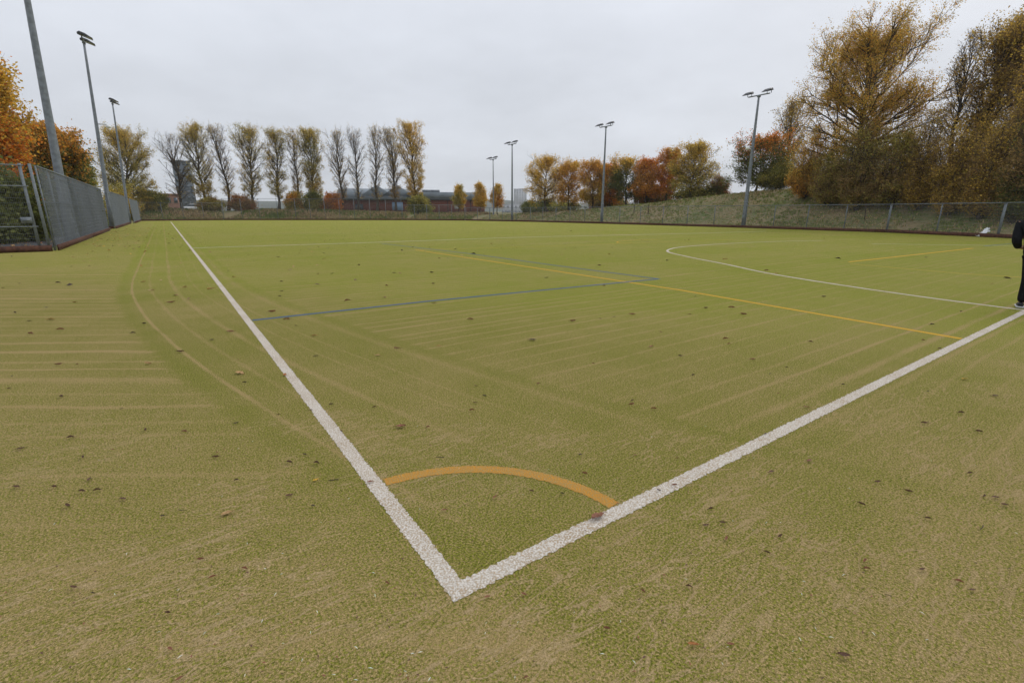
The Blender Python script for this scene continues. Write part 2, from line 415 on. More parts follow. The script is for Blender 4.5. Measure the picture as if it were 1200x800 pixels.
ribbon('blue_line', [(9.11, 6.24), (8.98, 10.1), (8.95, 15.4), (8.3, 23.4)], .085, M['line_blue'], z=.0036, step=.3)
ribbon('faint_blue_line', [(2, 40), (16, 33)], .08, M['line_worn_blue'], z=.0020, step=2)
ribbon('faint_blue_line', [(31.5, 4.8), (36, 4.45)], .08, M['line_blue'], z=.0020, step=2)

# ------------------------------------------------------------------ fences
def mesh_panel(A, B, z0, z1, parent, dv=.055, dh=.2, wr=.0026, name='mesh_panel'):
    A = np.array(A, float); B = np.array(B, float); L = np.linalg.norm(B - A); d = (B - A) / L
    n = max(2, int(L / dv)); s = (np.arange(n) + .5) * L / n
    Pv = np.zeros((n, 2, 3)); Pv[:, :, :2] = (A + d * s[:, None])[:, None]; Pv[:, 0, 2] = z0; Pv[:, 1, 2] = z1
    m = int((z1 - z0) / dh) + 1; hz = np.linspace(z0 + .02, z1 - .02, m)
    Ph = np.zeros((m, 2, 3)); Ph[:, 0, :2] = A; Ph[:, 1, :2] = B; Ph[:, :, 2] = hz[:, None]
    nrm = np.array([-d[1], d[0]]); Ph[:, :, :2] += nrm * (wr * 2.1)
    V1, F1 = tubes(Pv, np.full((n, 2), wr), 3); V2, F2 = tubes(Ph, np.full((m, 2), wr * 1.25), 3)
    return mesh_np(name, np.vstack([V1, V2]), np.vstack([F1, F2 + len(V1)]), M['wire'], parent)
def fence(name, label, pts, h, spacing=3.0, post=.06, top_rail=True, mid_rail=None, board=.24, wr=.0028, group='mesh fences round the pitch', dv=.055, thick=(), base=0.0):
    pts = [np.array(p, float) for p in pts]
    r = empty(name, (pts[0][0], pts[0][1], 0)); tag(r, label, 'fence', group)
    o3 = np.array([pts[0][0], pts[0][1]])
    first = True; cnt = 0
    for a, b in zip(pts[:-1], pts[1:]):
        L = np.linalg.norm(b - a); n = max(1, round(L / spacing)); d = (b - a) / L; ang = math.atan2(d[1], d[0])
        nrm = np.array([-d[1], d[0]])
        for i in range(n + 1):
            if i == 0 and not first: continue
            q = a + d * L * i / n - o3 - nrm * .05
            hh = h if np.isscalar(h) else h(cnt)
            w = post * 2.6 if cnt in thick else post
            MB().box((q[0], q[1], hh / 2 + .02), (w, post, hh + .04), ang).build('post', M['galv'], r)
            cnt += 1
        for i in range(n):
            hh = h if np.isscalar(h) else h(cnt - n + i - (0 if not first else 1))
            p0, p1 = a + d * L * i / n - o3, a + d * L * (i + 1) / n - o3
            mesh_panel(p0, p1, board * .9 + base, hh, r, dv=dv, wr=wr)
        hh = h if np.isscalar(h) else h(0)
        c = (a + b) / 2 - o3
        rl = MB()
        if top_rail and np.isscalar(h): rl.box((c[0], c[1], h + .02), (L, .045, .045), ang)
        if mid_rail: rl.box((c[0] - nrm[0] * .04, c[1] - nrm[1] * .04, mid_rail), (L, .045, .045), ang)
        if rl.n: rl.build('rail', M['galv'], r)
        k = c + nrm * .06
        MB().box((k[0], k[1], board / 2 - .01), (L, .05, board + .02), ang).build('kickboard', M['board'], r)
        first = False
    return r
fence('mesh_fence', 'nearest run of tall grey mesh fence on the left, ending at the gate corner',
      [(-4.85, 53.8), (-4.82, 40), (-4.80, 26.9)], 3.4, 2.7, .055, wr=.0031, dv=.06, mid_rail=2.0)
fence('mesh_fence', 'middle run of grey mesh fence on the left, between the two floodlight poles', [(-4.55, 81.2), (-4.75, 58.6)], 3.4, 2.7, .055, wr=.0031, dv=.06)
fence('mesh_fence', 'short far run of grey mesh fence in the far left corner', [(-4.0, 102.6), (-4.2, 83.4)], 3.2, 2.7, .07, wr=.0023, dv=.06)
# returns that close the two steps of the left fence
fence('mesh_fence', 'narrow return panel of mesh fence beside the tall camera pole on the left', [(-5.9, 58.5), (-4.78, 58.5)], 3.4, 1.2, .07)
fence('mesh_fence', 'long low mesh fence across the far end under the poplar row, before the grass bank', [FAR[1], (-3.9, 102.9)], 3.0, 3.0, .06, wr=.0023, dv=.065)
fence('mesh_fence', 'taller mesh fence behind the far goal area in front of the brick building', [(34.6, 84.0), (27.7, 89.2), (19, 95.6), (8.2, 102.75)], 3.75, 3.0, .06, wr=.0023, dv=.065)
fence('mesh_fence', 'mesh fence at the far right corner between the brick building and the young trees', [(42.2, 74.4), (34.7, 83.9)], 2.65, 2.6, .06, wr=.0023, dv=.065)
fence('mesh_fence', 'long grey mesh fence along the right side at the foot of the bank',
      RIGHT[::-1], 2.12, 3.1, .055, wr=.0023, dv=.06, thick=(6, 8, 26))
# near gate run on the left
g = empty('metal_gate', (-4.85, 26.6, 0)); tag(g, 'steel framed mesh gate and panels at the left edge with latch box', 'gate')
mb = MB()
for x in (-.12, -.42): mb.box((x, 0, 1.76), (.09, .09, 3.46))
mb.build('post', M['galv'], g)
for x in (-1.95, -4.2, -6.5): MB().box((x, 0, 1.76), (.08, .08, 3.46)).build('post', M['galv'], g)
mb = MB()
for z in (3.42, 2.62, 1.02): mb.box((-3.3, -.05, z), (6.0, .04, .04))
mb.build('rail', M['galv'], g)
for a, b in ((-.46, -1.9), (-1.99, -4.15), (-4.25, -6.45)): mesh_panel((a, .03), (b, .03), .3, 3.4, g, wr=.0028)
MB().box((-.6, -.09, 1.28), (.34, .05, .24)).box((-.6, -.13, 1.28), (.22, .04, .05)).build('latch_box', M['galv'], g)
MB().box((-3.4, -.12, .12), (6.75, .06, .26)).build('kickboard', M['board'], g)

# ------------------------------------------------------------------ floodlights
def floodlight(label, xy, H, yaw, r0=.16, cctv=None, z=0.0, tilt=0.0):
    r = empty('floodlight', (xy[0], xy[1], z), yaw); r.rotation_euler = (R(-tilt), 0, yaw); tag(r, label, 'floodlight', 'floodlight masts round the pitch')
    hs = np.linspace(0, H, 9)
    MB().tube([(0, 0, h) for h in hs], np.linspace(r0, r0 * .42, 9), 12).build('pole', M['galv_pole'], r, smooth=True)
    MB().tube([(0, 0, H * .2), (0, 0, H * .2 + .12)], [r0 * 1.08, r0 * 1.04], 12).build('joint_collar', M['galv_pole'], r)
    MB().box((0, 0, .01), (.5, .5, .04)).build('base_plate', M['galv_pole'], r)
    MB().box((0, r0 + .01, 1.0), (.14, .05, .5)).build('access_door', M['galv_pole'], r)
    a = MB().box((0, 0, H + .03), (2.1, .09, .09)).box((0, 0, H - .06), (.24, .24, .16)); a.build('cross_arm', M['galv_pole'], r)
    for sx, tilt in ((-.95, 1), (.95, 1)):
        ca, sa = math.cos(R(-14)), math.sin(R(-14))
        Rm = np.array([[1, 0, 0], [0, ca, -sa], [0, sa, ca]])
        V = []; prof = [(-.42, .10, .22), (-.30, .22, .30), (.1, .20, .36), (.62, .05, .38)]
        for y, hh, w in prof:
            for x, zz in ((-w, 0), (w, 0), (w * .8, hh), (-w * .8, hh)): V.append((x, y + .1, zz))
        F = []
        for i in range(3):
            for j in range(4): F.append((i * 4 + j, i * 4 + (j + 1) % 4, i * 4 + 4 + (j + 1) % 4, i * 4 + 4 + j))
        F += [(3, 2, 1, 0), (12, 13, 14, 15)]
        V = np.array(V) @ Rm.T + np.array([sx, 0, H + .26])
        hd = MB().add(V, F).build('lamp_head', M['dark_metal'], r)
        G = np.array([(-.26, -.1, -.006), (.26, -.1, -.006), (.33, .66, -.006), (-.33, .66, -.006)]) @ Rm.T + np.array([sx, 0, H + .26])
        mesh_np('lamp_glass', G, np.array([[3, 2, 1, 0]]), M['glass'], hd)
        MB().box((sx - .2, -.02, H + .15), (.03, .06, .2)).box((sx + .2, -.02, H + .15), (.03, .06, .2)).build('bracket', M['dark_metal'], r)
    if cctv:
        c = MB().tube([(0, r0 * .7, cctv), (0, .75, cctv + .08), (0, .85, cctv)], .06, 6).build('camera_arm', M['white_plastic'], r)
        MB().tube([(0, .85, cctv + .02), (0, .85, cctv - .08), (0, .85, cctv - .2), (0, .85, cctv - .28)], [.13, .2, .19, .05], 10).build('dome_camera', M['white_plastic'], r)
# left row looks to +X (head local +Y -> world +X : yaw -90), right row to -X (yaw +90)
floodlight('nearest floodlight mast, thick grey pole rising out of the top left of the picture', (-5.22, 34.8), 16.0, R(-90), .23, tilt=2.2)
floodlight('tall left floodlight mast with a white dome camera halfway up', (-5.0, 59.2), 16.0, R(-90), .2, cctv=9.3, tilt=2.6)
floodlight('farthest floodlight mast of the left row, in front of the round yellow tree', (-4.9, 88.2), 15.7, R(-90), .19, tilt=2.6)
floodlight('nearest floodlight mast on the right, with a white camera on its pole against orange trees', (47.3, 26.3), 12.2, R(90), .21, cctv=7.6)
floodlight('floodlight mast in front of the amber tree row on the right', (47.2, 46.2), 12.0, R(90), .20)
floodlight('floodlight mast standing alone beside the pale tower block', (45.3, 64.4), 11.6, R(90), .19)
floodlight('smallest and farthest floodlight mast, between two young yellow trees', (50.2, 77.5), 10.7, R(90), .15)

# ------------------------------------------------------------------ trees
GOLD = [(.42, .28, .05), (.37, .26, .055), (.31, .235, .055), (.50, .33, .055)]
YELL = [(.52, .33, .045), (.44, .29, .045), (.40, .27, .055), (.60, .37, .06)]
AMBER = [(.46, .22, .035), (.40, .20, .04), (.33, .19, .045), (.52, .26, .04)]
ORANGE = [(.48, .17, .025), (.42, .14, .025), (.54, .21, .03), (.36, .14, .03)]
OLIVE = [(.24, .215, .05), (.28, .24, .055), (.21, .195, .045), (.33, .27, .06)]
GREEN = [(.10, .115, .03), (.085, .10, .028), (.13, .14, .035), (.11, .11, .032)]
BROWN = [(.25, .16, .06), (.21, .14, .055), (.30, .19, .065), (.22, .16, .06)]
RUST = [(.28, .125, .05), (.24, .11, .05), (.32, .16, .055)]

def grow(rng, start, dirs, lens, K, curl, up, r0, r1):
    """N curved polylines"""
    N = len(start); P = np.empty((N, K, 3)); P[:, 0] = start; d = dirs.copy(); st = lens / (K - 1)
    for k in range(1, K):
        d = d + rng.normal(0, curl, (N, 3)) + np.array([0, 0, up])
        d /= np.linalg.norm(d, axis=1, keepdims=True); P[:, k] = P[:, k - 1] + d * st[:, None]
    return P, r0[:, None] + (r1 - r0)[:, None] * np.linspace(0, 1, K)[None]
def along(P, s):
    K = P.shape[1]; f = np.clip(s * (K - 1), 0, K - 1.001); i = f.astype(int); t = (f - i)[:, None]; n = np.arange(len(P))
    a, b = P[n, i], P[n, i + 1]; d = b - a; d /= np.linalg.norm(d, axis=1, keepdims=True) + 1e-9
    return a * (1 - t) + b * t, d
def deflect(rng, d, ang):
    r = rng.normal(size=d.shape); r -= (r * d).sum(1, keepdims=True) * d; r /= np.linalg.norm(r, axis=1, keepdims=True)
    return d * np.cos(ang)[:, None] + r * np.sin(ang)[:, None]

def tree(name, label, xy, top, hw, kind='poplar', pal=GOLD, pal2=None, leaf=1.0, size=.2, seed=0, group=None, lean=(0, 0), z=None, t0=None, dens=1.0, cat='tree', mixf=None, bark='bark', upright=None, per_=8):
    """top: photo row of the tip at xy; hw: half width in photo pixels"""
    rng = np.random.default_rng(seed + 100)
    zb = tz(xy) - .05 if z is None else z
    H = max(1.2, z_at(xy, top) - zb); Rr = px_m(xy, hw)
    root = empty(name, (xy[0], xy[1], zb)); tag(root, label, cat, group)
    if kind == 'poplar': t0_, el0, el1, n1, shp = .15, 38, 70, 56, lambda t: np.clip(.62 + 1.25 * t - 1.6 * t ** 3.4, .3, 1.15)
    elif kind == 'broad': t0_, el0, el1, n1, shp = .18, 5, 62, 46, lambda t: 1.08 * np.sqrt(np.clip(1 - ((t - .38) / .64) ** 2, .06, 1))
    elif kind == 'shrub': t0_, el0, el1, n1, shp = .02, 25, 75, 40, lambda t: np.clip(1.05 - .55 * t, .3, 1)
    else: t0_, el0, el1, n1, shp = .24, 30, 66, 26, lambda t: np.clip(1.05 - .85 * t, .12, 1) * np.clip(.5 + 2.5 * t, 0, 1)
    if t0 is not None: t0_ = t0
    if upright: el0, el1 = upright
    n1 = int(n1 * (.6 + .4 * dens))
    K = 9; tt = np.linspace(0, 1, K); wob = np.cumsum(rng.normal(0, .012, (K, 2)), 0) * H; wob[0] = 0
    tr = np.column_stack([wob[:, 0] + lean[0] * tt ** 2, wob[:, 1] + lean[1] * tt ** 2, tt * H * .97])
    tr0 = max(.05, H * .017) * (1.15 if kind == 'broad' else 1)
    trr = tr0 * (1 - tt * .93); trr[0] *= 1.35
    V0, F0 = tubes(tr[None], trr[None], 8)
    # limbs
    t1 = t0_ + (0.93 - t0_) * ((np.arange(n1) + rng.random(n1)) / n1) ** 1.12
    az = np.arange(n1) * 2.39996 + rng.normal(0, .35, n1)
    s1, _ = along(np.repeat(tr[None], n1, 0), t1)
    rel = (t1 - t0_) / (1 - t0_)
    if kind == 'shrub': s1[:, 2] *= .25; el0, el1 = el0, 86
    el = np.radians(el0 + (el1 - el0) * rel + rng.normal(0, 6, n1))
    reach = Rr * shp(rel) * rng.uniform(.72, 1.12, n1)
    L1 = reach / np.maximum(np.cos(el), .42)
    if kind == 'shrub':
        L1 = rng.uniform(.62, 1.05, n1) / np.sqrt((np.cos(el) / Rr) ** 2 + (np.sin(el) / H) ** 2)
    L1 = np.minimum(L1, (H * 1.02 - s1[:, 2]) / np.maximum(np.sin(el), .15)); L1 = np.maximum(L1, .06 * H)
    d1 = np.column_stack([np.cos(az) * np.cos(el), np.sin(az) * np.cos(el), np.sin(el)])
    r1 = np.minimum(np.interp(t1, tt, trr) * .55, L1 * .022 + .008)
    P1, q1 = grow(rng, s1, d1, L1, 7, .06, .04, r1, r1 * .25)
    V1, F1 = tubes(P1, q1, 5)
    n2 = int(10 * (1 + .25 * (dens - 1)))
    pi = np.repeat(np.arange(n1), n2); s = rng.uniform(.15, .99, len(pi)); s2, dd = along(P1[pi], s)
    d2 = deflect(rng, dd, np.radians(rng.uniform(22, 52, len(pi))));  d2[:, 2] += .12
    d2 /= np.linalg.norm(d2, axis=1, keepdims=True)
    L2 = L1[pi] * rng.uniform(.26, .5, len(pi)) * (1.1 - .5 * s)
    r2 = np.minimum(r1[pi] * .5, L2 * .018 + .004)
    P2, q2 = grow(rng, s2, d2, L2, 4, .11, .05, r2, r2 * .35)
    V2, F2 = tubes(P2, q2, 4)
    n3 = 6
    pj = np.repeat(np.arange(len(pi)), n3); s = rng.uniform(.2, 1, len(pj)); s3, dd = along(P2[pj], s)
    d3 = deflect(rng, dd, np.radians(rng.uniform(20, 60, len(pj)))); L3 = L2[pj] * rng.uniform(.3, .6, len(pj)) + .12
    r3 = np.full(len(pj), .0055)
    P3, q3 = grow(rng, s3, d3, L3, 3, .15, .03, r3, r3 * .5)
    zmax = np.percentile(P3[:, -1, 2], 99.7); sc = H / zmax
    rad = np.percentile(np.hypot(P3[:, -1, 0] - np.interp(P3[:, -1, 2], tr[:, 2], tr[:, 0]), P3[:, -1, 1] - np.interp(P3[:, -1, 2], tr[:, 2], tr[:, 1])), 95); sr = np.clip(Rr / rad, .5, 1.8)
    for A_ in (tr[None], P1, P2, P3): A_[..., 2] *= sc; A_[..., :2] *= sr
    V0, F0 = tubes(tr[None], trr[None], 8); V1, F1 = tubes(P1, q1, 5); V2, F2 = tubes(P2, q2, 4)
    V3, F3 = tubes(P3, q3, 3)
    tk = mesh_np('trunk', V0, F0, M[bark], root, smooth=True)
    bo = len(V1); mesh_np('branches', np.vstack([V1, V2, V3]), np.vstack([F1, F2 + bo, F3 + bo + len(V2)]), M[bark], tk)
    # leaves in clusters along the twigs
    if leaf > 0:
        per = int(per_)
        sel = rng.random(len(pj)) < min(1, leaf)
        # bare patches
        ph = rng.uniform(0, 6, 3)
        c3 = P3[:, 1]; patch = np.sin(c3[:, 0] / (.35 * Rr) + ph[0]) + np.sin(c3[:, 1] / (.35 * Rr) + ph[1]) + np.sin(c3[:, 2] / (.12 * H) + ph[2])
        sel &= rng.random(len(pj)) < np.clip(.75 + .18 * patch + .3 * (leaf > .9), .15, 1)
        q = np.repeat(np.where(sel)[0], per); s = rng.uniform(.05, 1.15, len(q)); c, _ = along(P3[q], np.minimum(s, 1))
        c = c + rng.normal(0, size * 1.1, c.shape)
        N = len(c); sz = size * rng.uniform(.5, 1.1, N)
        a = rng.normal(size=(N, 3)); a[:, 2] *= .7; a /= np.linalg.norm(a, axis=1, keepdims=True)
        b = np.cross(a, rng.normal(size=(N, 3))); b /= np.linalg.norm(b, axis=1, keepdims=True)
        n_ = np.cross(a, b)
        a *= sz[:, None] * .5; b *= sz[:, None] * .38
        V = np.stack([c - a, c + b + n_ * sz[:, None] * .08, c + a, c - b + n_ * sz[:, None] * .08], 1).reshape(-1, 3)
        pl = np.array(pal); col = pl[rng.integers(0, len(pl), N)]
        if pal2 is not None:
            p2 = np.array(pal2)
            f = mixf(c, H, Rr) if mixf else .5 + .5 * np.sin(c[:, 0] / (.5 * Rr) + ph[1]) * np.sin(c[:, 2] / (.16 * H) + ph[0])
            m = rng.random(N) < f; col[m] = p2[rng.integers(0, len(p2), int(m.sum()))]
        tint = rng.uniform(.75, 1.25, len(pj))[q][:, None]
        col = col * rng.uniform(.78, 1.22, (N, 1)) * tint
        mesh_np('crown', V, np.arange(N * 4).reshape(-1, 4), M['leaf'], root, cols=np.repeat(col, 4, 0))
    return root
low = lambda lo, hi: (lambda c, H, Rr: np.clip((hi - c[:, 2] / H) / (hi - lo), 0, 1))

G1 = 'poplars in a row beyond the far fence'
POP = [  # column, distance, top row, half width, leaf, palette, second palette, label
 (155, 113, 145, 36, 1.0, GOLD, OLIVE, 'broad round yellow-green tree behind the far left fence corner, leftmost of the row'),
 (214, 118, 153, 25, .13, GOLD, BROWN, 'nearly bare twin-stemmed poplar in front of the dark tower'),
 (241, 117, 143, 21, .85, GOLD, OLIVE, 'leafy olive poplar just right of the dark tower'),
 (268, 120, 144, 15, .28, BROWN, GOLD, 'thin half-bare poplar between two leafy olive ones, first right of the dark tower'),
 (298, 117, 144, 20, .85, GOLD, OLIVE, 'leafy olive poplar with a forked golden top, left of centre in the row'),
 (327, 116, 148, 16, .80, GOLD, OLIVE, 'leafy olive poplar in the middle of the row with a narrow crown'),
 (349, 118, 150, 11, .30, BROWN, GOLD, 'slim half-bare poplar behind the dense square-topped one'),
 (372, 114, 150, 17, 1.0, GOLD, OLIVE, 'dense square-topped golden green poplar above the orange bush'),
 (398, 113, 147, 15, .35, GOLD, BROWN, 'sparse poplar just right of the orange bush by the brick building'),
 (420, 113, 147, 14, .16, BROWN, GOLD, 'bare poplar over the left end of the brick building'),
 (442, 112, 145, 13, .32, BROWN, GOLD, 'sparse grey-brown poplar over the gabled roof'),
 (464, 111, 148, 14, .50, GOLD, BROWN, 'half leafy poplar beside the golden end tree'),
 (492, 109, 141, 18, 1.0, YELL, GOLD, 'golden leafy poplar at the right end of the row'),
]
for i, (x, D, ty, hw, lf, p, p2, lb) in enumerate(POP):
    tree('poplar_tree', lb, spot(x, D), ty, hw * 1.0, 'broad' if i == 0 else 'poplar', p, p2, lf, .16, i, G1, per_=12 if i == 0 else 9 if lf > .5 else 6, dens=2.2 if i == 0 else (.55 if lf < .2 else .85 if lf < .5 else 1.0), upright=(8, 76) if i == 0 else None, t0=.08 if i == 0 else None)
G2 = 'young yellow trees near the brick building'
tree('young_tree', 'young yellow-green tree in front of the brick wall', spot(538, 101), 216, 8, 'young', YELL, OLIVE, .9, .2, 31, G2)
tree('young_tree', 'young golden tree at the end of the brick building', spot(563, 100), 215, 8, 'young', YELL, GOLD, .9, .2, 32, G2)
tree('young_tree', 'young slender amber tree beside the farthest floodlight', spot(583, 98), 216, 8, 'young', GOLD, AMBER, .7, .2, 33, G2)
G3 = 'autumn trees on the right bank'
RT3 = [
 (642, 92, 181, 24, YELL, GOLD, None, .95, 'bright yellow tree at the left end of the amber row'),
 (667, 90, 187, 19, YELL, AMBER, None, .85, 'yellow tree with thin lower crown, second of the amber row'),
 (694, 87, 186, 20, AMBER, GOLD, None, 1., 'amber tree behind the floodlight mast in the row'),
 (716, 88, 188, 17, AMBER, ORANGE, None, 1., 'small amber tree just right of the floodlight mast in the row'),
 (733, 85, 181, 21, GREEN, YELL, lambda c, H, Rr: np.clip((c[:, 2] / H - .6) / .3, 0, 1), 1., 'dark green tree with a yellow top in the amber row'),
 (757, 83, 184, 19, ORANGE, AMBER, None, 1., 'deepest orange tree in the row'),
 (779, 82, 174, 15, AMBER, ORANGE, None, .9, 'bright orange tree pressed against the golden green tree'),
 (808, 78, 166, 29, GOLD, OLIVE, low(.1, .8), 1., 'rounded golden green tree at the right end of the amber row'),
 (882, 72, 152, 40, GREEN, ORANGE, lambda c, H, Rr: np.clip((c[:, 2] / H - .45) / .45, 0, 1) * .85, 1., 'dark green tree with an orange top behind the nearest right floodlight'),
]
for i, (x, D, ty, hw, p, p2, mf, lf, lb) in enumerate(RT3):
    tree('broadleaf_tree', lb, spot(x, D), ty, hw, 'broad', p, p2, lf * .9, .19, 40 + i, G3, mixf=mf, dens=1.4, t0=.2)
tree('poplar_tree', 'tall sparse pale poplar rising behind the orange-topped tree', spot(912, 82), 112, 24, 'poplar', BROWN, GOLD, .35, .2, 60, G3, bark='bark_pale')
tree('poplar_tree', 'huge golden poplar with dark limbs towering over the right bank', spot(994, 61), 14, 84, 'broad', GOLD, AMBER, 1., .135, 61, G3, mixf=lambda c, H, Rr: np.full(len(c), .28), dens=2.6, upright=(10, 72), t0=.14, per_=20)
tree('poplar_tree', 'slim bare poplar between the huge golden tree and the tall ones at the right edge', spot(1097, 60), 34, 24, 'poplar', BROWN, GOLD, .1, .16, 62, G3)
tree('poplar_tree', 'tall golden brown poplar second from the right edge', spot(1140, 57), 14, 40, 'poplar', GOLD, BROWN, .8, .17, 63, G3, dens=1.8, lean=(1, -.6))
tree('poplar_tree', 'tallest dark golden poplar cut off by the top right corner', spot(1192, 53), -50, 60, 'poplar', GOLD, BROWN, .8, .17, 64, G3, dens=2.2, lean=(1, -.6))
tree('poplar_tree', 'golden brown tree behind the two tall ones at the right edge', spot(1168, 66), 4, 40, 'poplar', BROWN, GOLD, .8, .16, 65, G3, dens=1.8)
G4 = 'undergrowth shrubs below the right trees'
SH = [
 (940, 62, 158, 26, GOLD, AMBER, 'golden shrub left of the huge tree'),
 (968, 59, 176, 26, BROWN, OLIVE, 'olive brown shrub under the huge golden tree'),
 (1003, 57, 140, 30, BROWN, OLIVE, 'tall brown shrub right of the huge tree trunk'),
 (1040, 56, 150, 32, BROWN, OLIVE, 'olive brown tall shrub between the huge tree and the bare poplar'),
 (1075, 55, 120, 30, BROWN, GOLD, 'dark brown shrub below the bare poplar'),
 (1112, 53, 142, 32, BROWN, GOLD, 'brown shrub below the golden brown poplar'),
 (1150, 51, 108, 32, BROWN, GOLD, 'tallest brown shrub near the right edge'),
 (1190, 49, 132, 32, BROWN, GREEN, 'dark shrub cut by the right edge of the picture'),
 (905, 70, 190, 26, GREEN, OLIVE, 'dark green shrub behind the nearest right floodlight'),
 (838, 80, 205, 14, RUST, GREEN, 'purplish low shrub between the golden green tree and the orange-topped tree'),
]
for i, (x, D, ty, hw, p, p2, lb) in enumerate(SH):
    tree('shrub', lb, spot(x, D), ty, hw, 'shrub', p, p2, .75, .14, 80 + i, G4, cat='shrub', dens=1.9, per_=12, upright=(40, 80))
G5 = 'bushes at the foot of the poplar row'
SB = [(180, 116, 222, 22, OLIVE, GREEN, 'dark bush right of the broad round tree'), (285, 116, 229, 15, BROWN, RUST, 'rusty bush below the forked golden poplar'),
      (368, 112, 224, 12, GREEN, OLIVE, 'green bush under the square-topped poplar'), (389, 111, 226, 11, ORANGE, RUST, 'bright orange bush at the left end of the brick building'),
      (345, 114, 225, 11, AMBER, OLIVE, 'amber bush left of the square-topped poplar'), (248, 115, 232, 16, OLIVE, BROWN, 'low olive bush in front of the dark tower'),
      (140, 108, 215, 24, OLIVE, GOLD, 'dark olive bush under the broad round tree'), (492, 106, 229, 15, OLIVE, GREEN, 'dark bush at the foot of the golden end poplar'),
      (640, 120, 233, 16, GREEN, GREEN, 'dark green bush below the pale tower block'), (622, 124, 236, 12, GREEN, GREEN, 'smaller dark green bush beside the pale tower block'),
      (662, 116, 237, 14, GREEN, OLIVE, 'dark green bush behind the yellow tree trunks'),
      (712, 92, 232, 30, GREEN, BROWN, 'shadowy shrub behind the amber tree trunks'), (765, 86, 224, 30, GREEN, RUST, 'dark shrub below the deepest orange tree'), (815, 81, 222, 26, GREEN, OLIVE, 'dark shrub below the golden green tree')]
for i, (x, D, ty, hw, p, p2, lb) in enumerate(SB):
    tree('bush', lb, spot(x, D), ty, hw, 'shrub', p, p2, 1., .24, 110 + i, G5, cat='bush', dens=1.2)
G6 = 'trees beyond the left fence'
tree('maple_tree', 'large orange maple at the left edge behind the mesh fence', spot(-8, 44), 66, 66, 'broad', YELL, ORANGE, 1., .2, 140, G6, dens=3, t0=.08)
tree('maple_tree', 'smaller amber and green maple right of the nearest floodlight pole', spot(74, 52), 146, 40, 'broad', AMBER, GREEN, 1., .2, 141, G6, dens=2.6, t0=.06, mixf=low(.3, 1.0))
tree('maple_tree', 'dark green tree at the left end of the fence row beneath the camera pole', spot(104, 70), 186, 17, 'broad', GREEN, OLIVE, 1., .22, 142, G6, dens=2, t0=.05)
for i, (x, D, ty, hw, p, p2, lb) in enumerate([(12, 38, 192, 40, GREEN, GREEN, 'dark leafy bush seen through the gate at the left edge'), (44, 44, 192, 36, GREEN, GREEN, 'dark green bush behind the gate post'),
      (80, 56, 205, 24, GREEN, AMBER, 'dark bush behind the nearest left fence run'), (-30, 36, 180, 46, GREEN, GREEN, 'dark bush cut off by the left edge'), (100, 78, 214, 22, GREEN, OLIVE, 'low dark bush behind the tall camera pole')]):
    tree('bush', lb, spot(x, D), ty, hw, 'shrub', p, p2, 1., .22, 150 + i, G6, cat='bush', dens=1.8)

# ------------------------------------------------------------------ rough grass on the banks
def tufts(name, P, hmin, hmax, pals, seed, wmul=1.0):
    rng = np.random.default_rng(seed); z = terr(P); N = len(P); nb = 5
    c = np.repeat(np.column_stack([P, z - .03]), nb, 0); n = len(c)
    c[:, :2] += rng.normal(0, .09, (n, 2))
    hgt = np.repeat(rng.uniform(hmin, hmax, N) * (.6 + .4 * (lump(P, 5, 1.0) + 1)), nb) * rng.uniform(.6, 1.1, n)
    az = rng.uniform(0, 2 * math.pi, n); w = .02 * wmul * rng.uniform(.6, 1.5, n)
    t = np.column_stack([-np.sin(az), np.cos(az), np.zeros(n)]) * w[:, None]
    tip = c + np.column_stack([np.cos(az) * hgt * .35, np.sin(az) * hgt * .35, hgt])
    mid = c + np.column_stack([np.cos(az) * hgt * .1, np.sin(az) * hgt * .1, hgt * .6])
    V = np.stack([c - t, c + t, mid + t * .7, tip, mid - t * .7], 1).reshape(-1, 3)
    f = np.clip(.5 + .6 * lump(P, 4.0, seed), 0, 1); pa, pb = np.array(pals[0]), np.array(pals[1])
    k = np.repeat(rng.random(N) < f, nb); col = np.where(k[:, None], pa[rng.integers(0, len(pa), n)], pb[rng.integers(0, len(pb), n)])
    col = col * rng.uniform(.7, 1.25, (n, 1))
    o = mesh_np(name, V, np.arange(n * 5).reshape(-1, 5), M['blade'], cols=np.repeat(col, 5, 0)); return tag(o, kind='stuff')
def bank_points(poly, n, d0, d1, rng, side=-1):
    poly = np.array(poly, float); L = np.linalg.norm(np.diff(poly, axis=0), axis=1); out = []
    for a, b, l in zip(poly[:-1], poly[1:], L):
        m = int(n * l / L.sum()); t = rng.random(m)[:, None]; d = (b - a) / l; nr = np.array([d[1], -d[0]]) * side
        out.append(a + (b - a) * t + nr * (d0 + (d1 - d0) * rng.random(m)[:, None] ** 1.2))
    P = np.vstack(out); return P[~inside(P, POLY)]
GRASS_DRY = [(.48, .36, .20), (.38, .28, .15), (.52, .40, .23), (.30, .20, .11)]
GRASS_GRN = [(.18, .22, .055), (.15, .20, .05), (.24, .26, .075)]
rg = np.random.default_rng(5)
tag(tufts('long_grass', bank_points(FAR, 11000, .5, 16, rg), .22, .62, (GRASS_DRY, GRASS_GRN), 3, 1.6), 'long dry and green grass on the bank beyond the far fence', 'grass')
tag(tufts('long_grass', bank_points(RIGHT, 26000, .4, 24, rg), .08, .22, (GRASS_DRY + GRASS_GRN, GRASS_GRN), 4, 1.6), 'rough brown and green grass on the bank behind the right fence', 'grass')
LP = np.vstack([np.column_stack([rg.uniform(-30, -8.6, 2600), rg.uniform(33.5, 60, 2600)]), np.column_stack([rg.uniform(-9, -5.6, 900), rg.uniform(57, 103, 900)])])
tag(tufts('long_grass', LP, .15, .5, (GRASS_GRN, GRASS_GRN), 6, 1.6), 'grass behind the left fence under the maples', 'grass')

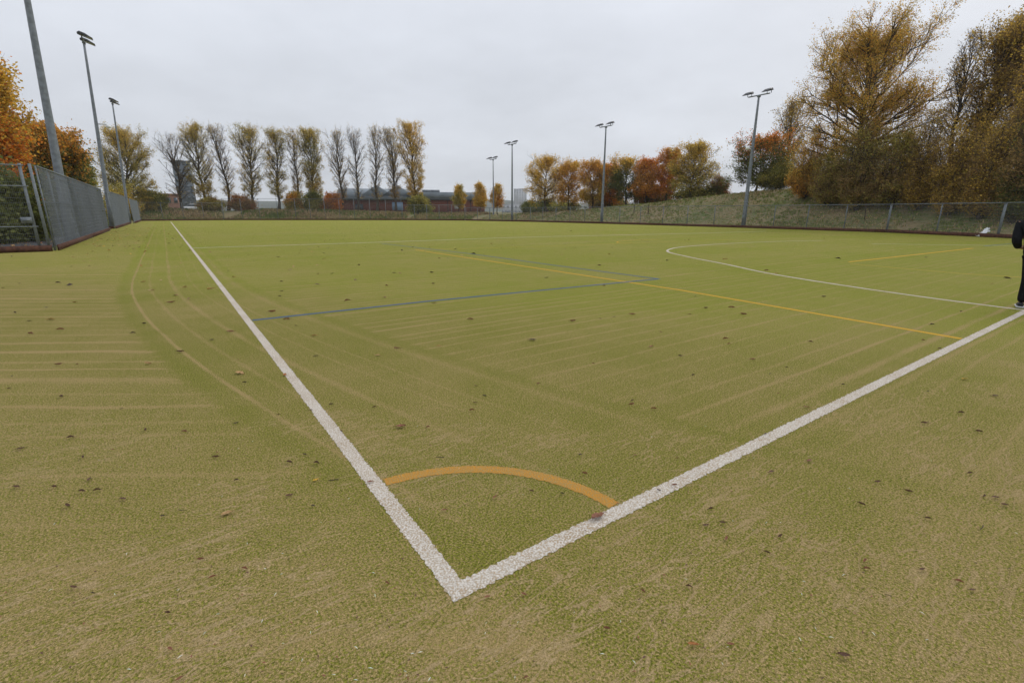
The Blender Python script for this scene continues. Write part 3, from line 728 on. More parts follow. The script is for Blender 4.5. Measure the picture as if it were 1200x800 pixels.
# ------------------------------------------------------------------ far buildings
def at_cols(x0, x1, D0, D1=None):
    a = spot(x0, D0)[:2]; b = spot(x1, D1 or D0)[:2]; return a, b
# brick hall
A, B = at_cols(396, 568, 128, 128); L = np.linalg.norm(B - A); ang = math.atan2(*(B - A)[::-1])
zb = min(tz(A), tz(B)) - 1.0
bh = empty('brick_hall', (A[0], A[1], zb), ang); tag(bh, 'long low red-brick building with grey sheet roof beyond the far fence', 'building')
ze = z_at((A + B) / 2, 234.5) - zb; zr = z_at((A + B) / 2, 225) - zb; dp = 16.0
MB().box((L / 2, dp / 2, ze / 2), (L, dp, ze)).build('wall', M['brick'], bh)
MB().box((L / 2, -.25, ze + .12), (L + .8, .5, .35)).build('gutter', M['dark_metal'], bh)
mb = MB(); x0, x1 = L * .48, L + .4
mb.add([(x0, -.4, ze + .30), (x1, -.4, ze + .30), (x1, -.1, zr), (x0, -.1, zr), (x0, dp, ze + .30), (x1, dp, ze + .30), (x1, dp, zr), (x0, dp, zr)],
       [(0, 1, 2, 3), (1, 5, 6, 2), (5, 4, 7, 6), (4, 0, 3, 7), (3, 2, 6, 7), (0, 4, 5, 1)])
mb.build('fascia_roof', M['roof'], bh)
MB().add([(-.4, -.4, ze + .3), (L * .48, -.4, ze + .3), (L * .48, dp * .45, zr + 1.0), (-.4, dp * .45, zr + 1.0), (-.4, dp, ze + .3), (L * .48, dp, ze + .3)],
         [(0, 1, 2, 3), (3, 2, 5, 4), (0, 3, 4), (1, 5, 2), (0, 4, 5, 1)]).build('pitched_roof', M['roof'], bh)
for a in (.26, .40):
    MB().add([(L * a - 4, 1.5, ze + .9), (L * a + 4, 1.5, ze + .9), (L * a, 1.5, zr + 1.7), (L * a - 4, 7, ze + .9), (L * a + 4, 7, ze + .9), (L * a, 7, zr + 1.7)],
             [(0, 1, 2), (4, 3, 5), (0, 2, 5, 3), (1, 4, 5, 2), (0, 3, 4, 1)]).build('gable_roof', M['roof'], bh)
nseam = int(L * .52 / 1.2); mb = MB()
for i in range(nseam):
    x = x0 + .6 + i * 1.2; mb.box((x, -.29, (ze + zr) / 2 + .15), (.06, .08, zr - ze - .4))
mb.build('roof_seam', M['galv'], bh)
for fx in (.14, .50):
    f = MB().box((L * fx, -.03, ze * .62), (1.9, .1, 1.3)).build('window', M['dark_metal'], bh)
    MB().box((L * fx, -.09, ze * .62), (1.66, .05, 1.06)).build('pane', M['window'], f)
MB().box((L * .395, -.05, ze * .66), (2.6, .12, 1.9)).build('blue_door', M['blue_sign'], bh)
MB().box((L * .80, -.05, ze * .6), (1.0, .08, .8)).build('notice', M['render_white'], bh)
for fx in (.62, .74, .9): MB().box((L * fx, -.05, ze / 2), (.14, .12, ze)).build('downpipe', M['dark_metal'], bh)
for fx in (.60, .66): MB().box((L * fx, 4, zr + .3), (2.2, 2.0, .7)).build('roof_vent', M['galv'], bh)

def block(name, label, x0, x1, top, D, mat, floors, bays, depth=None, base_row=250, group=None, winmat='window', plant=True):
    A, B = at_cols(x0, x1, D); L = np.linalg.norm(B - A); ang = math.atan2(*(B - A)[::-1])
    r = empty(name, (A[0], A[1], -1), ang); tag(r, label, 'building', group); H = z_at((A + B) / 2, top) + 1; dp = depth or L
    MB().box((L / 2, dp / 2, H / 2), (L, dp, H)).build('wall', M[mat], r)
    h = H / floors
    for b in range(bays):
        for f in range(floors):
            MB().box((L * (b + .5) / bays, -.06, h * (f + .55)), (L / bays * .52, .14, h * .42)).build('window', M[winmat], r)
    if plant: MB().box((L / 2, dp / 2, H + H * .012), (L * .3, dp * .3, H * .03)).build('plant_room', M[mat], r)
    MB().box((L / 2, dp / 2, H + .15), (L + .5, dp + .5, .3)).build('parapet', M[mat], r)
    return r
k = plain('hazed_window', (.30, .32, .345), .5, 0, .1, .1); M['window_pale'] = k  # window colour paled to carry the haze of distance
block('tower_block', 'pale grey high-rise tower block far beyond the fence', 602, 617, 221.5, 820, 'concrete', 15, 5, winmat='window_pale')
block('tower_block', 'dark clad tower seen through the bare poplar on the left', 211, 232, 189, 260, 'tower_dark', 10, 4)
block('terrace_house', 'low pale brick house behind the amber trees', 690, 730, 229, 150, 'brick_pale', 2, 6, depth=9)
block('terrace_house', 'low white building left of the pale tower block', 588, 612, 239.5, 400, 'concrete', 2, 5, depth=9, winmat='window_pale')
block('terrace_house', 'grey brick house behind the bare poplar on the left', 172, 212, 228, 185, 'brick_pale', 2, 5, depth=9)

# far hills
def hill(pts, D, name='hill'):
    n = 60; xs = np.linspace(pts[0][0], pts[-1][0], n); tops = np.interp(xs, [p[0] for p in pts], [p[1] for p in pts])
    V = []
    for j, (dd, k) in enumerate(((D - 350, 0), (D - 160, .6), (D, 1), (D + 250, .5), (D + 500, 0))):
        for x, t in zip(xs, tops):
            p = spot(x, dd); z = (z_at(spot(x, D)[:2], t)) * k
            V.append((p[0], p[1], z - .55 if k == 0 else z))
    i = (np.arange(4)[:, None] * n + np.arange(n - 1)[None]).ravel()
    return tag(mesh_np(name, np.array(V), np.stack([i, i + 1, i + n + 1, i + n], 1), M['hill'], smooth=True), kind='structure')
hill([(-100, 244), (60, 238), (200, 234), (330, 236), (430, 239), (520, 236), (575, 233), (600, 235), (640, 239), (720, 237), (800, 240), (980, 243), (1300, 246)], 1500)

# street lamp beyond the left fence, parked car, stakes, litter bag
q = spot(112, 75); H = z_at(q, 181) - tz(q)
r = empty('street_lamp', (q[0], q[1], tz(q)), -HEAD); tag(r, 'thin street lamp with a double head beyond the left fence', 'lamp')
MB().tube([(0, 0, 0), (0, 0, H * .3), (0, 0, H)], [.09, .07, .05], 8).build('pole', M['galv_pole'], r)
for s in (-1, 1):
    MB().tube([(0, 0, H), (s * .5, 0, H + .08)], .035, 6).build('arm', M['galv_pole'], r)
    MB().box((s * .72, 0, H + .09), (.5, .2, .1)).build('lamp_head', M['dark_metal'], r)
q = spot(228, 127); zc = z_at(q, 239.0) - 1.5
car = empty('parked_car', (q[0], q[1], zc), -HEAD + .45); tag(car, 'white parked car showing its roof above the far bank', 'car')
def loft(secs, name, mat, parent):
    V = np.array([p for s in secs for p in s]); n = len(secs[0]); F = []
    for i in range(len(secs) - 1):
        for j in range(n): F.append((i * n + j, i * n + (j + 1) % n, (i + 1) * n + (j + 1) % n, (i + 1) * n + j))
    m = MB().add(V, F + [tuple(range(n))[::-1], tuple((len(secs) - 1) * n + j for j in range(n))])
    return m.build(name, mat, parent, smooth=False)
def sec(x, w, z0, z1): return [(x, -w, z0), (x, w, z0), (x, w * 1.02, (z0 + z1) / 2), (x, w * .92, z1), (x, -w * .92, z1), (x, -w * 1.02, (z0 + z1) / 2)]
loft([sec(-2.1, .7, .35, .75), sec(-1.95, .84, .25, .92), (sec(-.9, .87, .22, .98)), sec(.9, .87, .22, .98), sec(1.95, .83, .25, .9), sec(2.12, .7, .35, .7)], 'body', M['paint_white'], car)
loft([sec(-1.5, .74, .94, 1.0), sec(-.75, .68, .94, 1.38), sec(.75, .68, .94, 1.40), sec(1.75, .74, .94, 1.0)], 'window', M['window'], car)
loft([sec(-.8, .6, 1.36, 1.44), sec(-.5, .64, 1.36, 1.49), sec(.6, .64, 1.36, 1.49), sec(.95, .6, 1.36, 1.43)], 'roof', M['paint_white'], car)
for sx in (-1.3, 1.3):
    for sy in (-.82, .82):
        w = MB().tube([(sx, sy - .1, .32), (sx, sy + .1, .32)], .32, 16).build('wheel', M['rubber'], car)
        MB().tube([(sx, sy - .11, .32), (sx, sy + .11, .32)], .19, 12).build('rim', M['galv'], w)
for i, (x, D) in enumerate(((743, 71.5), (760, 69), (1015, 54.5), (1046, 55.5))):
    q = spot(x, D); o = MB().box((0, 0, .6), (.07, .07, 1.3)).build('tree_stake', M['stake']); o.location = (q[0], q[1], tz(q))
    o.rotation_euler = (.03 * (-1) ** i, .05, i)
    tag(o, ('dark wooden stake on the bank just right of the amber row floodlight', 'dark wooden stake on the bank below the deepest orange tree', 'short wooden stake on the bank left of the tall shrub', 'short wooden stake on the bank below the olive brown tall shrub')[i], 'stake', 'wooden stakes on the bank')
# crumpled white bag caught against the right fence
rb = np.random.default_rng(3); q = gp(1151, 277.5)
u, v = np.meshgrid(np.linspace(0, 1, 18), np.linspace(0, 1, 12)); d2 = RT[:2]
px = (u - .5) * .62; zz = .16 + .45 * np.clip(u - .15, 0, 1) ** 1.1 * 1.0 - .18 * (1 - v) * (1 - .5 * u) + .06 * np.sin(11 * u + 5 * v) + rb.normal(0, .025, u.shape)
py = (v - .5) * .22 + .08 * np.sin(9 * v + 6 * u) + rb.normal(0, .02, u.shape)
zz = np.maximum(zz, .03)
V = np.stack([q[0] + px * d2[0] + py * HD[0], q[1] + px * d2[1] + py * HD[1], zz], -1).reshape(-1, 3)
i = (np.arange(11)[:, None] * 18 + np.arange(17)[None]).ravel()
o = mesh_np('plastic_bag', V, np.stack([i, i + 1, i + 19, i + 18], 1), M['white_plastic'], smooth=True)
sm = o.modifiers.new('thick', 'SOLIDIFY'); sm.thickness = .006
tag(o, 'crumpled white plastic bag at the foot of the right fence', 'bag')

# ------------------------------------------------------------------ person on the end line
def skin_mesh(name, nodes, edges, mat, parent, sub=2, root=0):
    me = bpy.data.meshes.new(name + '_rig'); me.from_pydata([n[0] for n in nodes], edges, [])
    o = bpy.data.objects.new(name, me); COL.objects.link(o)
    m = o.modifiers.new('skin', 'SKIN'); m.use_smooth_shade = True
    s = o.modifiers.new('sub', 'SUBSURF'); s.levels = sub; s.render_levels = sub
    for i, n in enumerate(nodes):
        r = n[1]; me.skin_vertices[0].data[i].radius = (r, r) if np.isscalar(r) else r
        me.skin_vertices[0].data[i].use_root = (i == root)
    bpy.context.view_layer.update()
    ev = o.evaluated_get(bpy.context.evaluated_depsgraph_get())
    m2 = bpy.data.meshes.new_from_object(ev); m2.materials.clear(); m2.materials.append(mat)
    bpy.data.objects.remove(o)
    r = bpy.data.objects.new(name, m2); COL.objects.link(r); r.parent = parent
    for p in m2.polygons: p.use_smooth = True
    return r
pp = gp(1208, 361.5)
dv = pp - CAM; pa = math.atan2(dv[1], dv[0])
per = empty('person', (pp[0], pp[1], 0.006), pa - math.pi / 2)
tag(per, 'person in dark jacket and black trousers standing on the end line', 'person')
# local: +x right, +y away from the camera, weight on the left leg, hands held in front
LN = -.17
hip, chest = (LN * .5, 0, .95), (LN * 1.3, .02, 1.32)
body = [((LN * .5, 0, .98), (.155, .11)), ((LN * .9, 0, 1.16), (.14, .105)), ((LN * 1.3, .01, 1.36), (.17, .115)), ((LN * 1.5, .03, 1.50), .06), ((LN * 1.5, .05, 1.57), .062),
        ((LN * .5 - .09, 0, .90), .09), ((-.13, .03, .50), .06), ((-.13, 0, .09), .045), ((-.15, .15, .045), .04),
        ((LN * .5 + .09, 0, .90), .09), ((.12, .05, .50), .06), ((.14, .0, .09), .045), ((.18, .15, .045), .04),
        ((LN * 1.3 - .19, .0, 1.42), .062), ((LN * 1.3 - .17, -.10, 1.14), .047), ((LN * 1.3 - .12, .19, 1.02), .036),
        ((LN * 1.3 + .19, .0, 1.42), .062), ((LN * 1.3 + .17, -.10, 1.14), .047), ((LN * 1.3 + .13, .20, 1.04), .036)]
be = [(0, 1), (1, 2), (2, 3), (3, 4), (0, 5), (5, 6), (6, 7), (7, 8), (0, 9), (9, 10), (10, 11), (11, 12), (2, 13), (13, 14), (14, 15), (2, 16), (16, 17), (17, 18)]
# palms and fingers
for s, w in ((-1, 15), (1, 18)):
    wp = np.array(body[w][0]); d = np.array([-s * .8, .55, -.15]); d /= np.linalg.norm(d)
    body.append((tuple(wp + d * .075), (.034, .02))); pm = len(body) - 1; be.append((w, pm))
body_o = skin_mesh('body', body, be, M['skin'], per)
for s, w in ((-1, 15), (1, 18)):
    wp = np.array(body[w][0]); d = np.array([-s * .8, .55, -.15]); d /= np.linalg.norm(d); upz = np.array([0, 0, 1.]); bend = np.array([-s * .5, -.8, -.1])
    for f, (oz, ln) in enumerate(((.027, .07), (.009, .078), (-.009, .073), (-.026, .058))):
        a = wp + d * .06 + upz * oz; b = wp + d * .115 + upz * oz; c = b + (d * .6 + bend * .5) * ln * .5; e = c + (d * .3 + bend * .8) * ln * .5
        skin_mesh('finger', [(tuple(a), .009), (tuple(b), .009), (tuple(c), .008), (tuple(e), .007)], [(0, 1), (1, 2), (2, 3)], M['skin'], body_o, 1)
    a = wp + d * .03 + upz * .02; b = a + upz * .035 + d * .02 + bend * .01; c = b + upz * .01 + d * .035 + bend * .01
    skin_mesh('thumb', [(tuple(a), .011), (tuple(b), .010), (tuple(c), .008)], [(0, 1), (1, 2)], M['skin'], body_o, 1)
# head with a face, turned to the right
def head_mesh():
    n, m = 40, 28; V = []; th = np.linspace(0, 2 * math.pi, n, endpoint=False); ph = np.linspace(.04, math.pi - .04, m)
    for p_ in ph:
        for t in th:
            x, y, z = math.sin(p_) * math.sin(t), math.sin(p_) * math.cos(t), math.cos(p_)   # +y is the face
            X, Y, Zz = x * .076, y * .095, z * .118
            if z < 0: X *= 1 - .28 * (-z); Y *= 1 - .12 * (-z)
            nose = math.exp(-((x / .16) ** 2 + ((z + .12) / .2) ** 2)) * (y > 0); Y += .024 * nose * (1 if z < .2 else .4)
            eye = sum(math.exp(-(((x - e) / .15) ** 2 + ((z - .06) / .10) ** 2)) for e in (-.38, .38)) * (y > 0); Y -= .010 * eye
            lip = math.exp(-((x / .3) ** 2 + ((z + .5) / .07) ** 2)) * (y > 0); Y += .006 * lip
            mouth = math.exp(-((x / .3) ** 2 + ((z + .5) / .02) ** 2)) * (y > 0); Y -= .006 * mouth
            chin = math.exp(-((x / .3) ** 2 + ((z + .85) / .16) ** 2)) * (y > 0); Y += .012 * chin
            V.append((X, Y, Zz))
    F = [(i * n + j, i * n + (j + 1) % n, (i + 1) * n + (j + 1) % n, (i + 1) * n + j) for i in range(m - 1) for j in range(n)]
    F += [tuple(range(n))[::-1], tuple((m - 1) * n + j for j in range(n))]
    return np.array(V), F
HV, HF = head_mesh(); ta = R(-25); Rz = np.array([[math.cos(ta), -math.sin(ta), 0], [math.sin(ta), math.cos(ta), 0], [0, 0, 1]])
hc = np.array([LN * 1.55, .07, 1.665])
hd = MB().add(HV @ Rz.T + hc, HF).build('head', M['skin'], body_o, smooth=True)
for s in (-1, 1):
    e = MB(); pts = [np.array([s * .078, -.005, .03]), np.array([s * .09, -.018, .03]), np.array([s * .088, -.02, -.005]), np.array([s * .078, -.005, -.035])]
    e.tube([p @ Rz.T + hc for p in pts], [.008, .012, .011, .007], 6).build('ear', M['skin'], hd, smooth=True)
    MB().tube([np.array([s * .030, .083, .008]) @ Rz.T + hc, np.array([s * .030, .0885, .008]) @ Rz.T + hc], [.010, .004], 8).build('eye', M['hair'], hd)
V2 = HV * 1.07; keep = (V2[:, 2] > .035) | ((V2[:, 1] < -.01) & (V2[:, 2] > -.06))
F2 = [f for f in HF if all(keep[i] for i in f)]
MB().add(V2 @ Rz.T + hc, F2).build('hair', M['hair'], hd, smooth=True)
jk = [((LN * .75, 0, .84), (.25, .17)), ((LN * .95, 0, 1.05), (.19, .14)), ((LN * 1.1, 0, 1.2), (.175, .135)), ((LN * 1.3, .01, 1.38), (.19, .135)), ((LN * 1.45, .03, 1.50), (.085, .085)),
      ((LN * 1.3 - .19, .0, 1.42), .082), ((LN * 1.3 - .17, -.10, 1.14), .070), ((LN * 1.3 - .14, .17, 1.025), .055),
      ((LN * 1.3 + .19, .0, 1.42), .082), ((LN * 1.3 + .17, -.10, 1.14), .070), ((LN * 1.3 + .15, .18, 1.045), .055)]
skin_mesh('jacket', jk, [(0, 1), (1, 2), (2, 3), (3, 4), (3, 5), (5, 6), (6, 7), (3, 8), (8, 9), (9, 10)], M['black_cloth'], per)
tr = [((LN * .5, 0, .97), (.165, .125)), ((LN * .5 - .09, 0, .86), .108), ((-.135, .03, .50), .082), ((-.135, -.01, .075), .070),
      ((LN * .5 + .09, 0, .86), .108), ((.125, .05, .50), .082), ((.145, -.01, .075), .070)]
skin_mesh('trousers', tr, [(0, 1), (1, 2), (2, 3), (0, 4), (4, 5), (5, 6)], M['trouser_cloth'], per)
for x, yaw in ((-.14, .12), (.155, -.2)):
    P = [np.array([0, -.09, .045]), np.array([0, .02, .05]), np.array([0, .12, .038]), np.array([0, .19, .03])]
    k, s_ = math.cos(yaw), math.sin(yaw); P = [np.array([p[0] * k - p[1] * s_ + x, p[0] * s_ + p[1] * k, p[2]]) for p in P]
    sh = skin_mesh('shoe', [(tuple(P[0]), (.042, .045)), (tuple(P[1]), (.05, .05)), (tuple(P[2]), (.05, .036)), (tuple(P[3]), (.036, .026))], [(0, 1), (1, 2), (2, 3)], M['shoe'], per)
    MB().box((x - s_ * .04, .05 * k, .011), (.105, .30, .024), yaw).build('sole', M['sole'], sh)

# ------------------------------------------------------------------ fallen leaves and twigs
def leaf_mesh(kind, rng, cols):
    if kind == 'twig':
        k = 7; P = np.column_stack([np.linspace(-.5, .5, k), np.cumsum(rng.normal(0, .03, k)), np.full(k, .06) + rng.random(k) * .04])
        V, F = tubes(P[None], np.full((1, k), .035), 5); c = np.tile(cols, (len(V), 1)); return V, F, c
    nu, nv = 11, 7; u = np.linspace(-.5, .5, nu); v = np.linspace(-1, 1, nv); V = []
    cu = rng.uniform(.5, 1.5) if kind == 'curled' else rng.uniform(.1, .5); bend = rng.uniform(-.25, .35); tw = rng.uniform(-.6, .6)
    for a in u:
        t = a + .5
        w = .21 * math.sin(math.pi * min(1, t * .98 + .01)) ** .7 * (1 if kind == 'curled' else 1.25)
        if kind == 'open': w *= 1 + .28 * math.sin(t * 19)
        w = max(w, .014)
        for b in v:
            an = b * cu * 1.1; yy = w * (math.sin(an) / max(cu * 1.1, .01)); zz = w * (1 - math.cos(an)) / max(cu * 1.1, .01)
            zz += bend * a * a + .05 * tw * a * b + .015 * rng.normal()
            V.append((a, yy + .12 * bend * a * a, zz))
    st = len(V); V = np.array(V)
    i = (np.arange(nu - 1)[:, None] * nv + np.arange(nv - 1)[None]).ravel(); F = np.stack([i, i + 1, i + nv + 1, i + nv], 1)
    P = np.array([[-.5, 0, V[nv // 2, 2]], [-.62, .02, V[nv // 2, 2] * .8], [-.75, .05, .03]]); Vt, Ft = tubes(P[None], np.array([[.014, .012, .012]]), 4)
    V = np.vstack([V, Vt]); V[:, 2] -= V[:, 2].min() - .008
    c = np.tile(cols, (len(V), 1)) * np.random.default_rng(1).uniform(.8, 1.2, (len(V), 1)); c[nv // 2:st:nv] *= .7
    return V, np.vstack([F, Ft + st]), c
LC = {'dark': (.10, .052, .034), 'red': (.20, .085, .05), 'orange': (.30, .12, .035), 'tan': (.36, .22, .10), 'yellow': (.50, .29, .04), 'black': (.06, .042, .032), 'brown': (.11, .06, .036)}
lib = {}
def leafdata(kind, colr, v):
    key = (kind, colr, v)
    if key not in lib:
        rng = np.random.default_rng(abs(hash((kind, v))) % 1000 if False else {'curled': 10, 'open': 20, 'twig': 30}[kind] + v)
        V, F, c = leaf_mesh(kind, rng, np.array(LC[colr]))
        o = mesh_np('fallen_leaf', V, F, M['litter'], cols=c, smooth=True); lib[key] = o.data; bpy.data.objects.remove(o)
    return lib[key]
SPOTS = []   # (x, y, kind, colour, px length, own label)
def add(pts, kind, colr, ln): SPOTS.extend((x, y, kind, colr, ln, None) for x, y in pts)
add([(98,537),(105,563),(20,572),(64,572),(96,577),(114,576),(144,586),(80,594),(253,537),(339,543),(371,544),(339,582),(87,690),(197,720),(72,466),(83,514),(24,527),(212,413),(171,505)], 'curled', 'dark', 11)
add([(357,534),(277,564),(367,594),(191,606),(287,449),(388,475),(109,697),(248,399),(18,367),(169,380),(156,391),(68,332),(370,418),(277,497)], 'curled', 'black', 7)
add([(235,657),(249,678),(287,668),(200,762),(211,797),(69,428),(216,507),(71,387),(270,389),(201,355),(319,366),(336,375),(36,392),(434,566)], 'curled', 'red', 10)
add([(174,427)], 'curled', 'tan', 11)
add([(247,339),(368,394),(334,440)], 'open', 'orange', 9)
add([(521,599),(580,584),(685,556),(790,570),(454,685),(571,701),(614,698),(753,694),(616,796),(553,482),(763,407),(741,369),(671,377),(551,375),(407,353),(451,349),(882,422),(871,369),(857,361),(850,398),(945,478),(465,409),(740,475),(766,480)], 'curled', 'red', 9)
add([(659,580),(680,534),(772,576),(506,320),(471,294),(555,298),(640,326),(568,465),(797,418),(1092,381),(1181,327)], 'curled', 'black', 7)
add([(904,554),(1028,566),(1064,577),(1136,556),(1153,583),(1166,584),(1177,593),(1009,592),(1087,609),(833,598),(827,617),(847,614),(914,630),(898,649),(807,689),(1139,693),(1080,669),(1083,497),(1147,507),(1126,485),(1166,465)], 'curled', 'dark', 10)
add([(851,633),(1013,659),(1015,668),(1123,683),(948,541),(856,757),(711,738)], 'curled', 'red', 11)
add([(514,406),(1162,333),(849,304),(910,321)], 'open', 'orange', 6)
OWN = [(700,607,'open','red',24,'largest reddish brown leaf with a long stalk, lying across the near end line'), (281,438,'open','tan',15,'pale tan open leaf between the brush tracks left of the sideline'),
 (266,603,'open','tan',15,'flat tan leaf on bare sandy turf left of the corner'), (370,564,'open','yellow',9,'small bright yellow leaf just left of the sideline'), (60,375,'open','orange',11,'orange leaf lying on the striped turf near the left edge'),
 (470,501,'open','red',15,'big reddish brown leaf in the middle of the turf above the yellow arc'), (624,399,'open','black',11,'dark ragged leaf alone in mid field below the blue line'), (443,417,'open','tan',8,'little tan leaf inside the sideline below the blue line'),
 (812,757,'curled','orange',16,'orange-brown curled leaf at the bottom of the picture right of centre'), (988,770,'curled','dark',18,'long dark curled leaf at the bottom right'), (1130,445,'open','yellow',9,'yellowish leaf behind the end line on the right'),
 (623,577,'curled','brown',8,'thin brown leaf just inside the yellow corner arc')]
for o in OWN: SPOTS.append(o)
for x, y, ln in ((1151, 621, 16), (391, 565, 14), (516, 538, 12), (213, 600, 10), (1040, 700, 9)): SPOTS.append((x, y, 'twig', 'black', ln, None))
rl = np.random.default_rng(21)
for _ in range(60):
    x, y = rl.uniform(0, 1180), 300 + 240 * rl.random() ** 1.2; SPOTS.append((x, y, 'curled', ('dark', 'black', 'red')[rl.integers(3)], rl.uniform(4, 7), None))
WORD = {'dark': 'dark brown', 'red': 'reddish brown', 'black': 'blackish', 'orange': 'orange', 'tan': 'tan', 'yellow': 'yellow', 'brown': 'brown'}
for i, (x, y, kind, colr, ln, own) in enumerate(SPOTS):
    q = gp(x, y); D = proj(q)[2]; L = ln * D / FPX * .8
    o = bpy.data.objects.new('twig' if kind == 'twig' else 'fallen_leaf', leafdata(kind, colr, i % 5)); COL.objects.link(o)
    o.location = (q[0], q[1], .010); o.scale = (L, L, L * 1.5)
    yaw = -HEAD + rl.normal(0, .45) + (math.pi if rl.random() < .5 else 0)
    o.rotation_euler = (rl.normal(0, .08), rl.normal(0, .05), yaw)
    reg = 'left of the white sideline' if q[0] < -.05 else ('behind the white end line' if q[1] < -.05 else ('inside the white corner lines' if y > 330 else 'far inside the pitch lines'))
    if own: tag(o, own, 'leaf')
    elif kind == 'twig': tag(o, 'thin dark twig lying on the sandy turf ' + reg, 'twig', 'twigs ' + reg)
    else: tag(o, f'{"open" if kind == "open" else "small curled"} {WORD[colr]} leaf on the turf {reg}', 'leaf', f'{WORD[colr]} {"open" if kind == "open" else "curled"} leaves {reg}')
# far specks of leaf litter and pale loose fibres: uncountable
def specks(name, P, size, cols, seed, lab, flat=.25, thin=.5, cat='litter'):
    rng = np.random.default_rng(seed); n = len(P); az = rng.uniform(0, 6.28, n); s = size * rng.uniform(.6, 1.4, n)
    a = np.column_stack([np.cos(az), np.sin(az), rng.normal(0, flat * .4, n)]) * s[:, None] / 2
    b = np.column_stack([-np.sin(az), np.cos(az), rng.normal(0, flat, n)]) * s[:, None] / 2 * thin
    c = np.column_stack([P, np.abs(a[:, 2]) + np.abs(b[:, 2]) + .009])
    up = np.zeros_like(c); up[:, 2] = s * flat
    V = np.stack([c - a, c - b + up * .5, c + a, c + b + up * .5], 1).reshape(-1, 3)
    col = np.array(cols)[rng.integers(0, len(cols), n)]
    return tag(mesh_np(name, V, np.arange(n * 4).reshape(-1, 4), M['litter'], cols=np.repeat(col, 4, 0)), lab, cat, kind='stuff')
P = np.column_stack([RNG.uniform(-4.4, 40, 1500), RNG.uniform(9, 95, 1500)]); P = P[inside(P, POLY)]
P = P[RNG.random(len(P)) < np.clip(1.2 - P[:, 0] / 30, .25, 1)]
specks('leaf_litter', P, .10, [LC['dark'], LC['red'], LC['black'], LC['orange'], LC['tan']], 5, 'tiny scattered dead leaves over the far half of the pitch')
P = np.column_stack([RNG.uniform(-4.5, -1.5, 160), RNG.uniform(22, 60, 160)])
specks('leaf_litter', P, .11, [LC['yellow'], LC['tan'], LC['orange'], LC['red']], 6, 'yellow leaves scattered beside the left fence')
P = np.array([gp(RNG.uniform(0, 1200), RNG.uniform(330, 800))[:2] for _ in range(420)])
specks('leaf_crumbs', P, .013, [LC['dark'], LC['brown'], LC['red']], 7, 'dark leaf crumbs over the near turf', thin=.45)
P = np.array([gp(RNG.uniform(0, 1200), RNG.uniform(480, 800))[:2] for _ in range(130)])
specks('loose_fibres', P, .017, [(.62, .66, .6), (.5, .56, .5)], 8, 'pale loose fibres over the near turf', thin=.14, cat='fibres')
P = np.column_stack([RNG.uniform(-20, -5.4, 900), RNG.uniform(27, 34, 900)]); 
o = specks('leaf_litter', P, .11, [LC['yellow'], LC['tan'], LC['orange'], LC['red']], 9, 'yellow and orange leaves on the tarmac behind the gate'); o.location.z = .06
# leaf carpet under the amber trees
P = np.vstack([spot(RNG.uniform(610, 705), RNG.uniform(80, 94))[:2] for _ in range(2600)]); P = P[~inside(P, POLY)]
o = specks('leaf_litter', P, .2, [LC['orange'], LC['tan'], LC['red'], LC['brown']], 10, 'orange carpet of leaves under the amber trees')
me = o.data; zz = np.repeat(terr(P), 4); vv = np.empty(len(me.vertices) * 3, np.float32); me.vertices.foreach_get('co', vv); vv[2::3] += zz + .06; me.vertices.foreach_set('co', vv); me.update()

# ------------------------------------------------------------------ sky and light
W = bpy.data.worlds.new('World'); SC.world = W; W.use_nodes = True
nt = W.node_tree; bg = nt.nodes['Background']
SUN_EL, SUN_AZ = R(42), HEAD + R(50)
sky = nt.nodes.new('ShaderNodeTexSky'); sky.sky_type = 'NISHITA'; sky.sun_disc = False; sky.sun_elevation = SUN_EL; sky.sun_rotation = SUN_AZ
sky.air_density = 1.0; sky.dust_density = 4.0
tc = nt.nodes.new('ShaderNodeTexCoord'); sx = nt.nodes.new('ShaderNodeSeparateXYZ'); nt.links.new(tc.outputs['Generated'], sx.inputs[0])
def wm(op, a, b=0.0):
    o = nt.nodes.new('ShaderNodeMath'); o.operation = op
    for s, v in zip(o.inputs, (a, b)):
        if hasattr(v, 'node'): nt.links.new(v, s)
        else: s.default_value = v
    return o.outputs[0]
zc = wm('ADD', wm('MAXIMUM', sx.outputs[2], 0.0), .22)
cb = nt.nodes.new('ShaderNodeCombineXYZ'); nt.links.new(wm('DIVIDE', sx.outputs[0], zc), cb.inputs[0]); nt.links.new(wm('DIVIDE', sx.outputs[1], zc), cb.inputs[1])
nz = nt.nodes.new('ShaderNodeTexNoise'); nt.links.new(cb.outputs[0], nz.inputs['Vector']); nz.inputs['Scale'].default_value = .9; nz.inputs['Detail'].default_value = 5; nz.inputs['Roughness'].default_value = .55
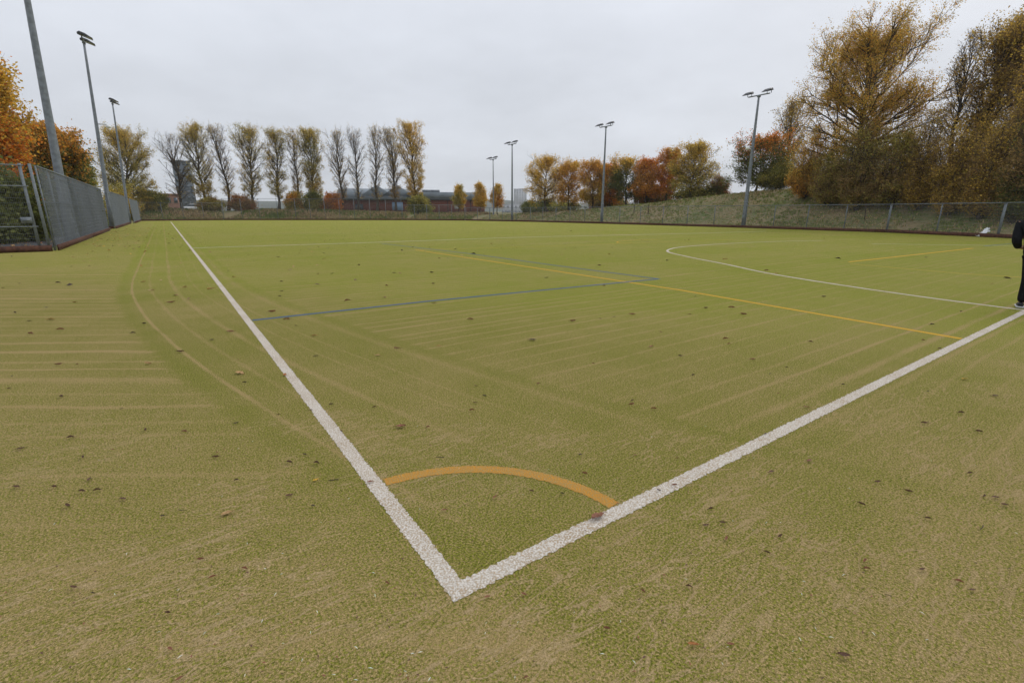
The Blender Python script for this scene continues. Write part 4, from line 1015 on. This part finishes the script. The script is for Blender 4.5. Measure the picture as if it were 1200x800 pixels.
lum = wm('ADD', wm('ADD', 6.35, wm('MULTIPLY', wm('MAXIMUM', sx.outputs[2], 0.0), 5.2)), wm('MULTIPLY', wm('SUBTRACT', nz.outputs['Fac'], .5), 4.4))
cc = nt.nodes.new('ShaderNodeVectorMath'); cc.operation = 'SCALE'; cc.inputs[0].default_value = (.95, .995, 1.085); nt.links.new(lum, cc.inputs['Scale'])
mx = nt.nodes.new('ShaderNodeMix'); mx.data_type = 'RGBA'; mx.inputs[0].default_value = .93
nt.links.new(sky.outputs[0], mx.inputs[6]); nt.links.new(cc.outputs[0], mx.inputs[7])
nt.links.new(mx.outputs[2], bg.inputs['Color']); bg.inputs['Strength'].default_value = .105
sl = bpy.data.lights.new('sun', 'SUN'); sl.energy = 1.1; sl.angle = R(25); sl.color = (1, .965, .91)
so = bpy.data.objects.new('sun', sl); COL.objects.link(so)
dvec = Vector((math.sin(SUN_AZ) * math.cos(SUN_EL), math.cos(SUN_AZ) * math.cos(SUN_EL), math.sin(SUN_EL)))
so.rotation_euler = dvec.to_track_quat('Z', 'Y').to_euler(); so.location = (0, 0, 60)

hb = MB().box((0, 0, 59.0), (7400, 7400, 122.0))
hk = bpy.data.materials.new('haze'); hk.use_nodes = True; ht = hk.node_tree
for n_ in list(ht.nodes):
    if n_.type == 'BSDF_PRINCIPLED': ht.nodes.remove(n_)
pv = ht.nodes.new('ShaderNodeVolumePrincipled'); pv.inputs['Color'].default_value = (.93, .96, 1, 1); pv.inputs['Density'].default_value = .0002; pv.inputs['Anisotropy'].default_value = .0
ht.links.new(pv.outputs[0], ht.nodes['Material Output'].inputs['Volume'])
tag(hb.build('haze', hk), kind='stuff')
SC.cycles.volume_bounces = 1
SC.view_settings.view_transform = 'Standard'; SC.view_settings.look = 'None'; SC.view_settings.exposure = 0; SC.view_settings.gamma = 1
SC.view_settings.use_curve_mapping = False
SC.render.engine = 'CYCLES'
SC.cycles.max_bounces = 6; SC.cycles.diffuse_bounces = 3; SC.cycles.transparent_max_bounces = 4
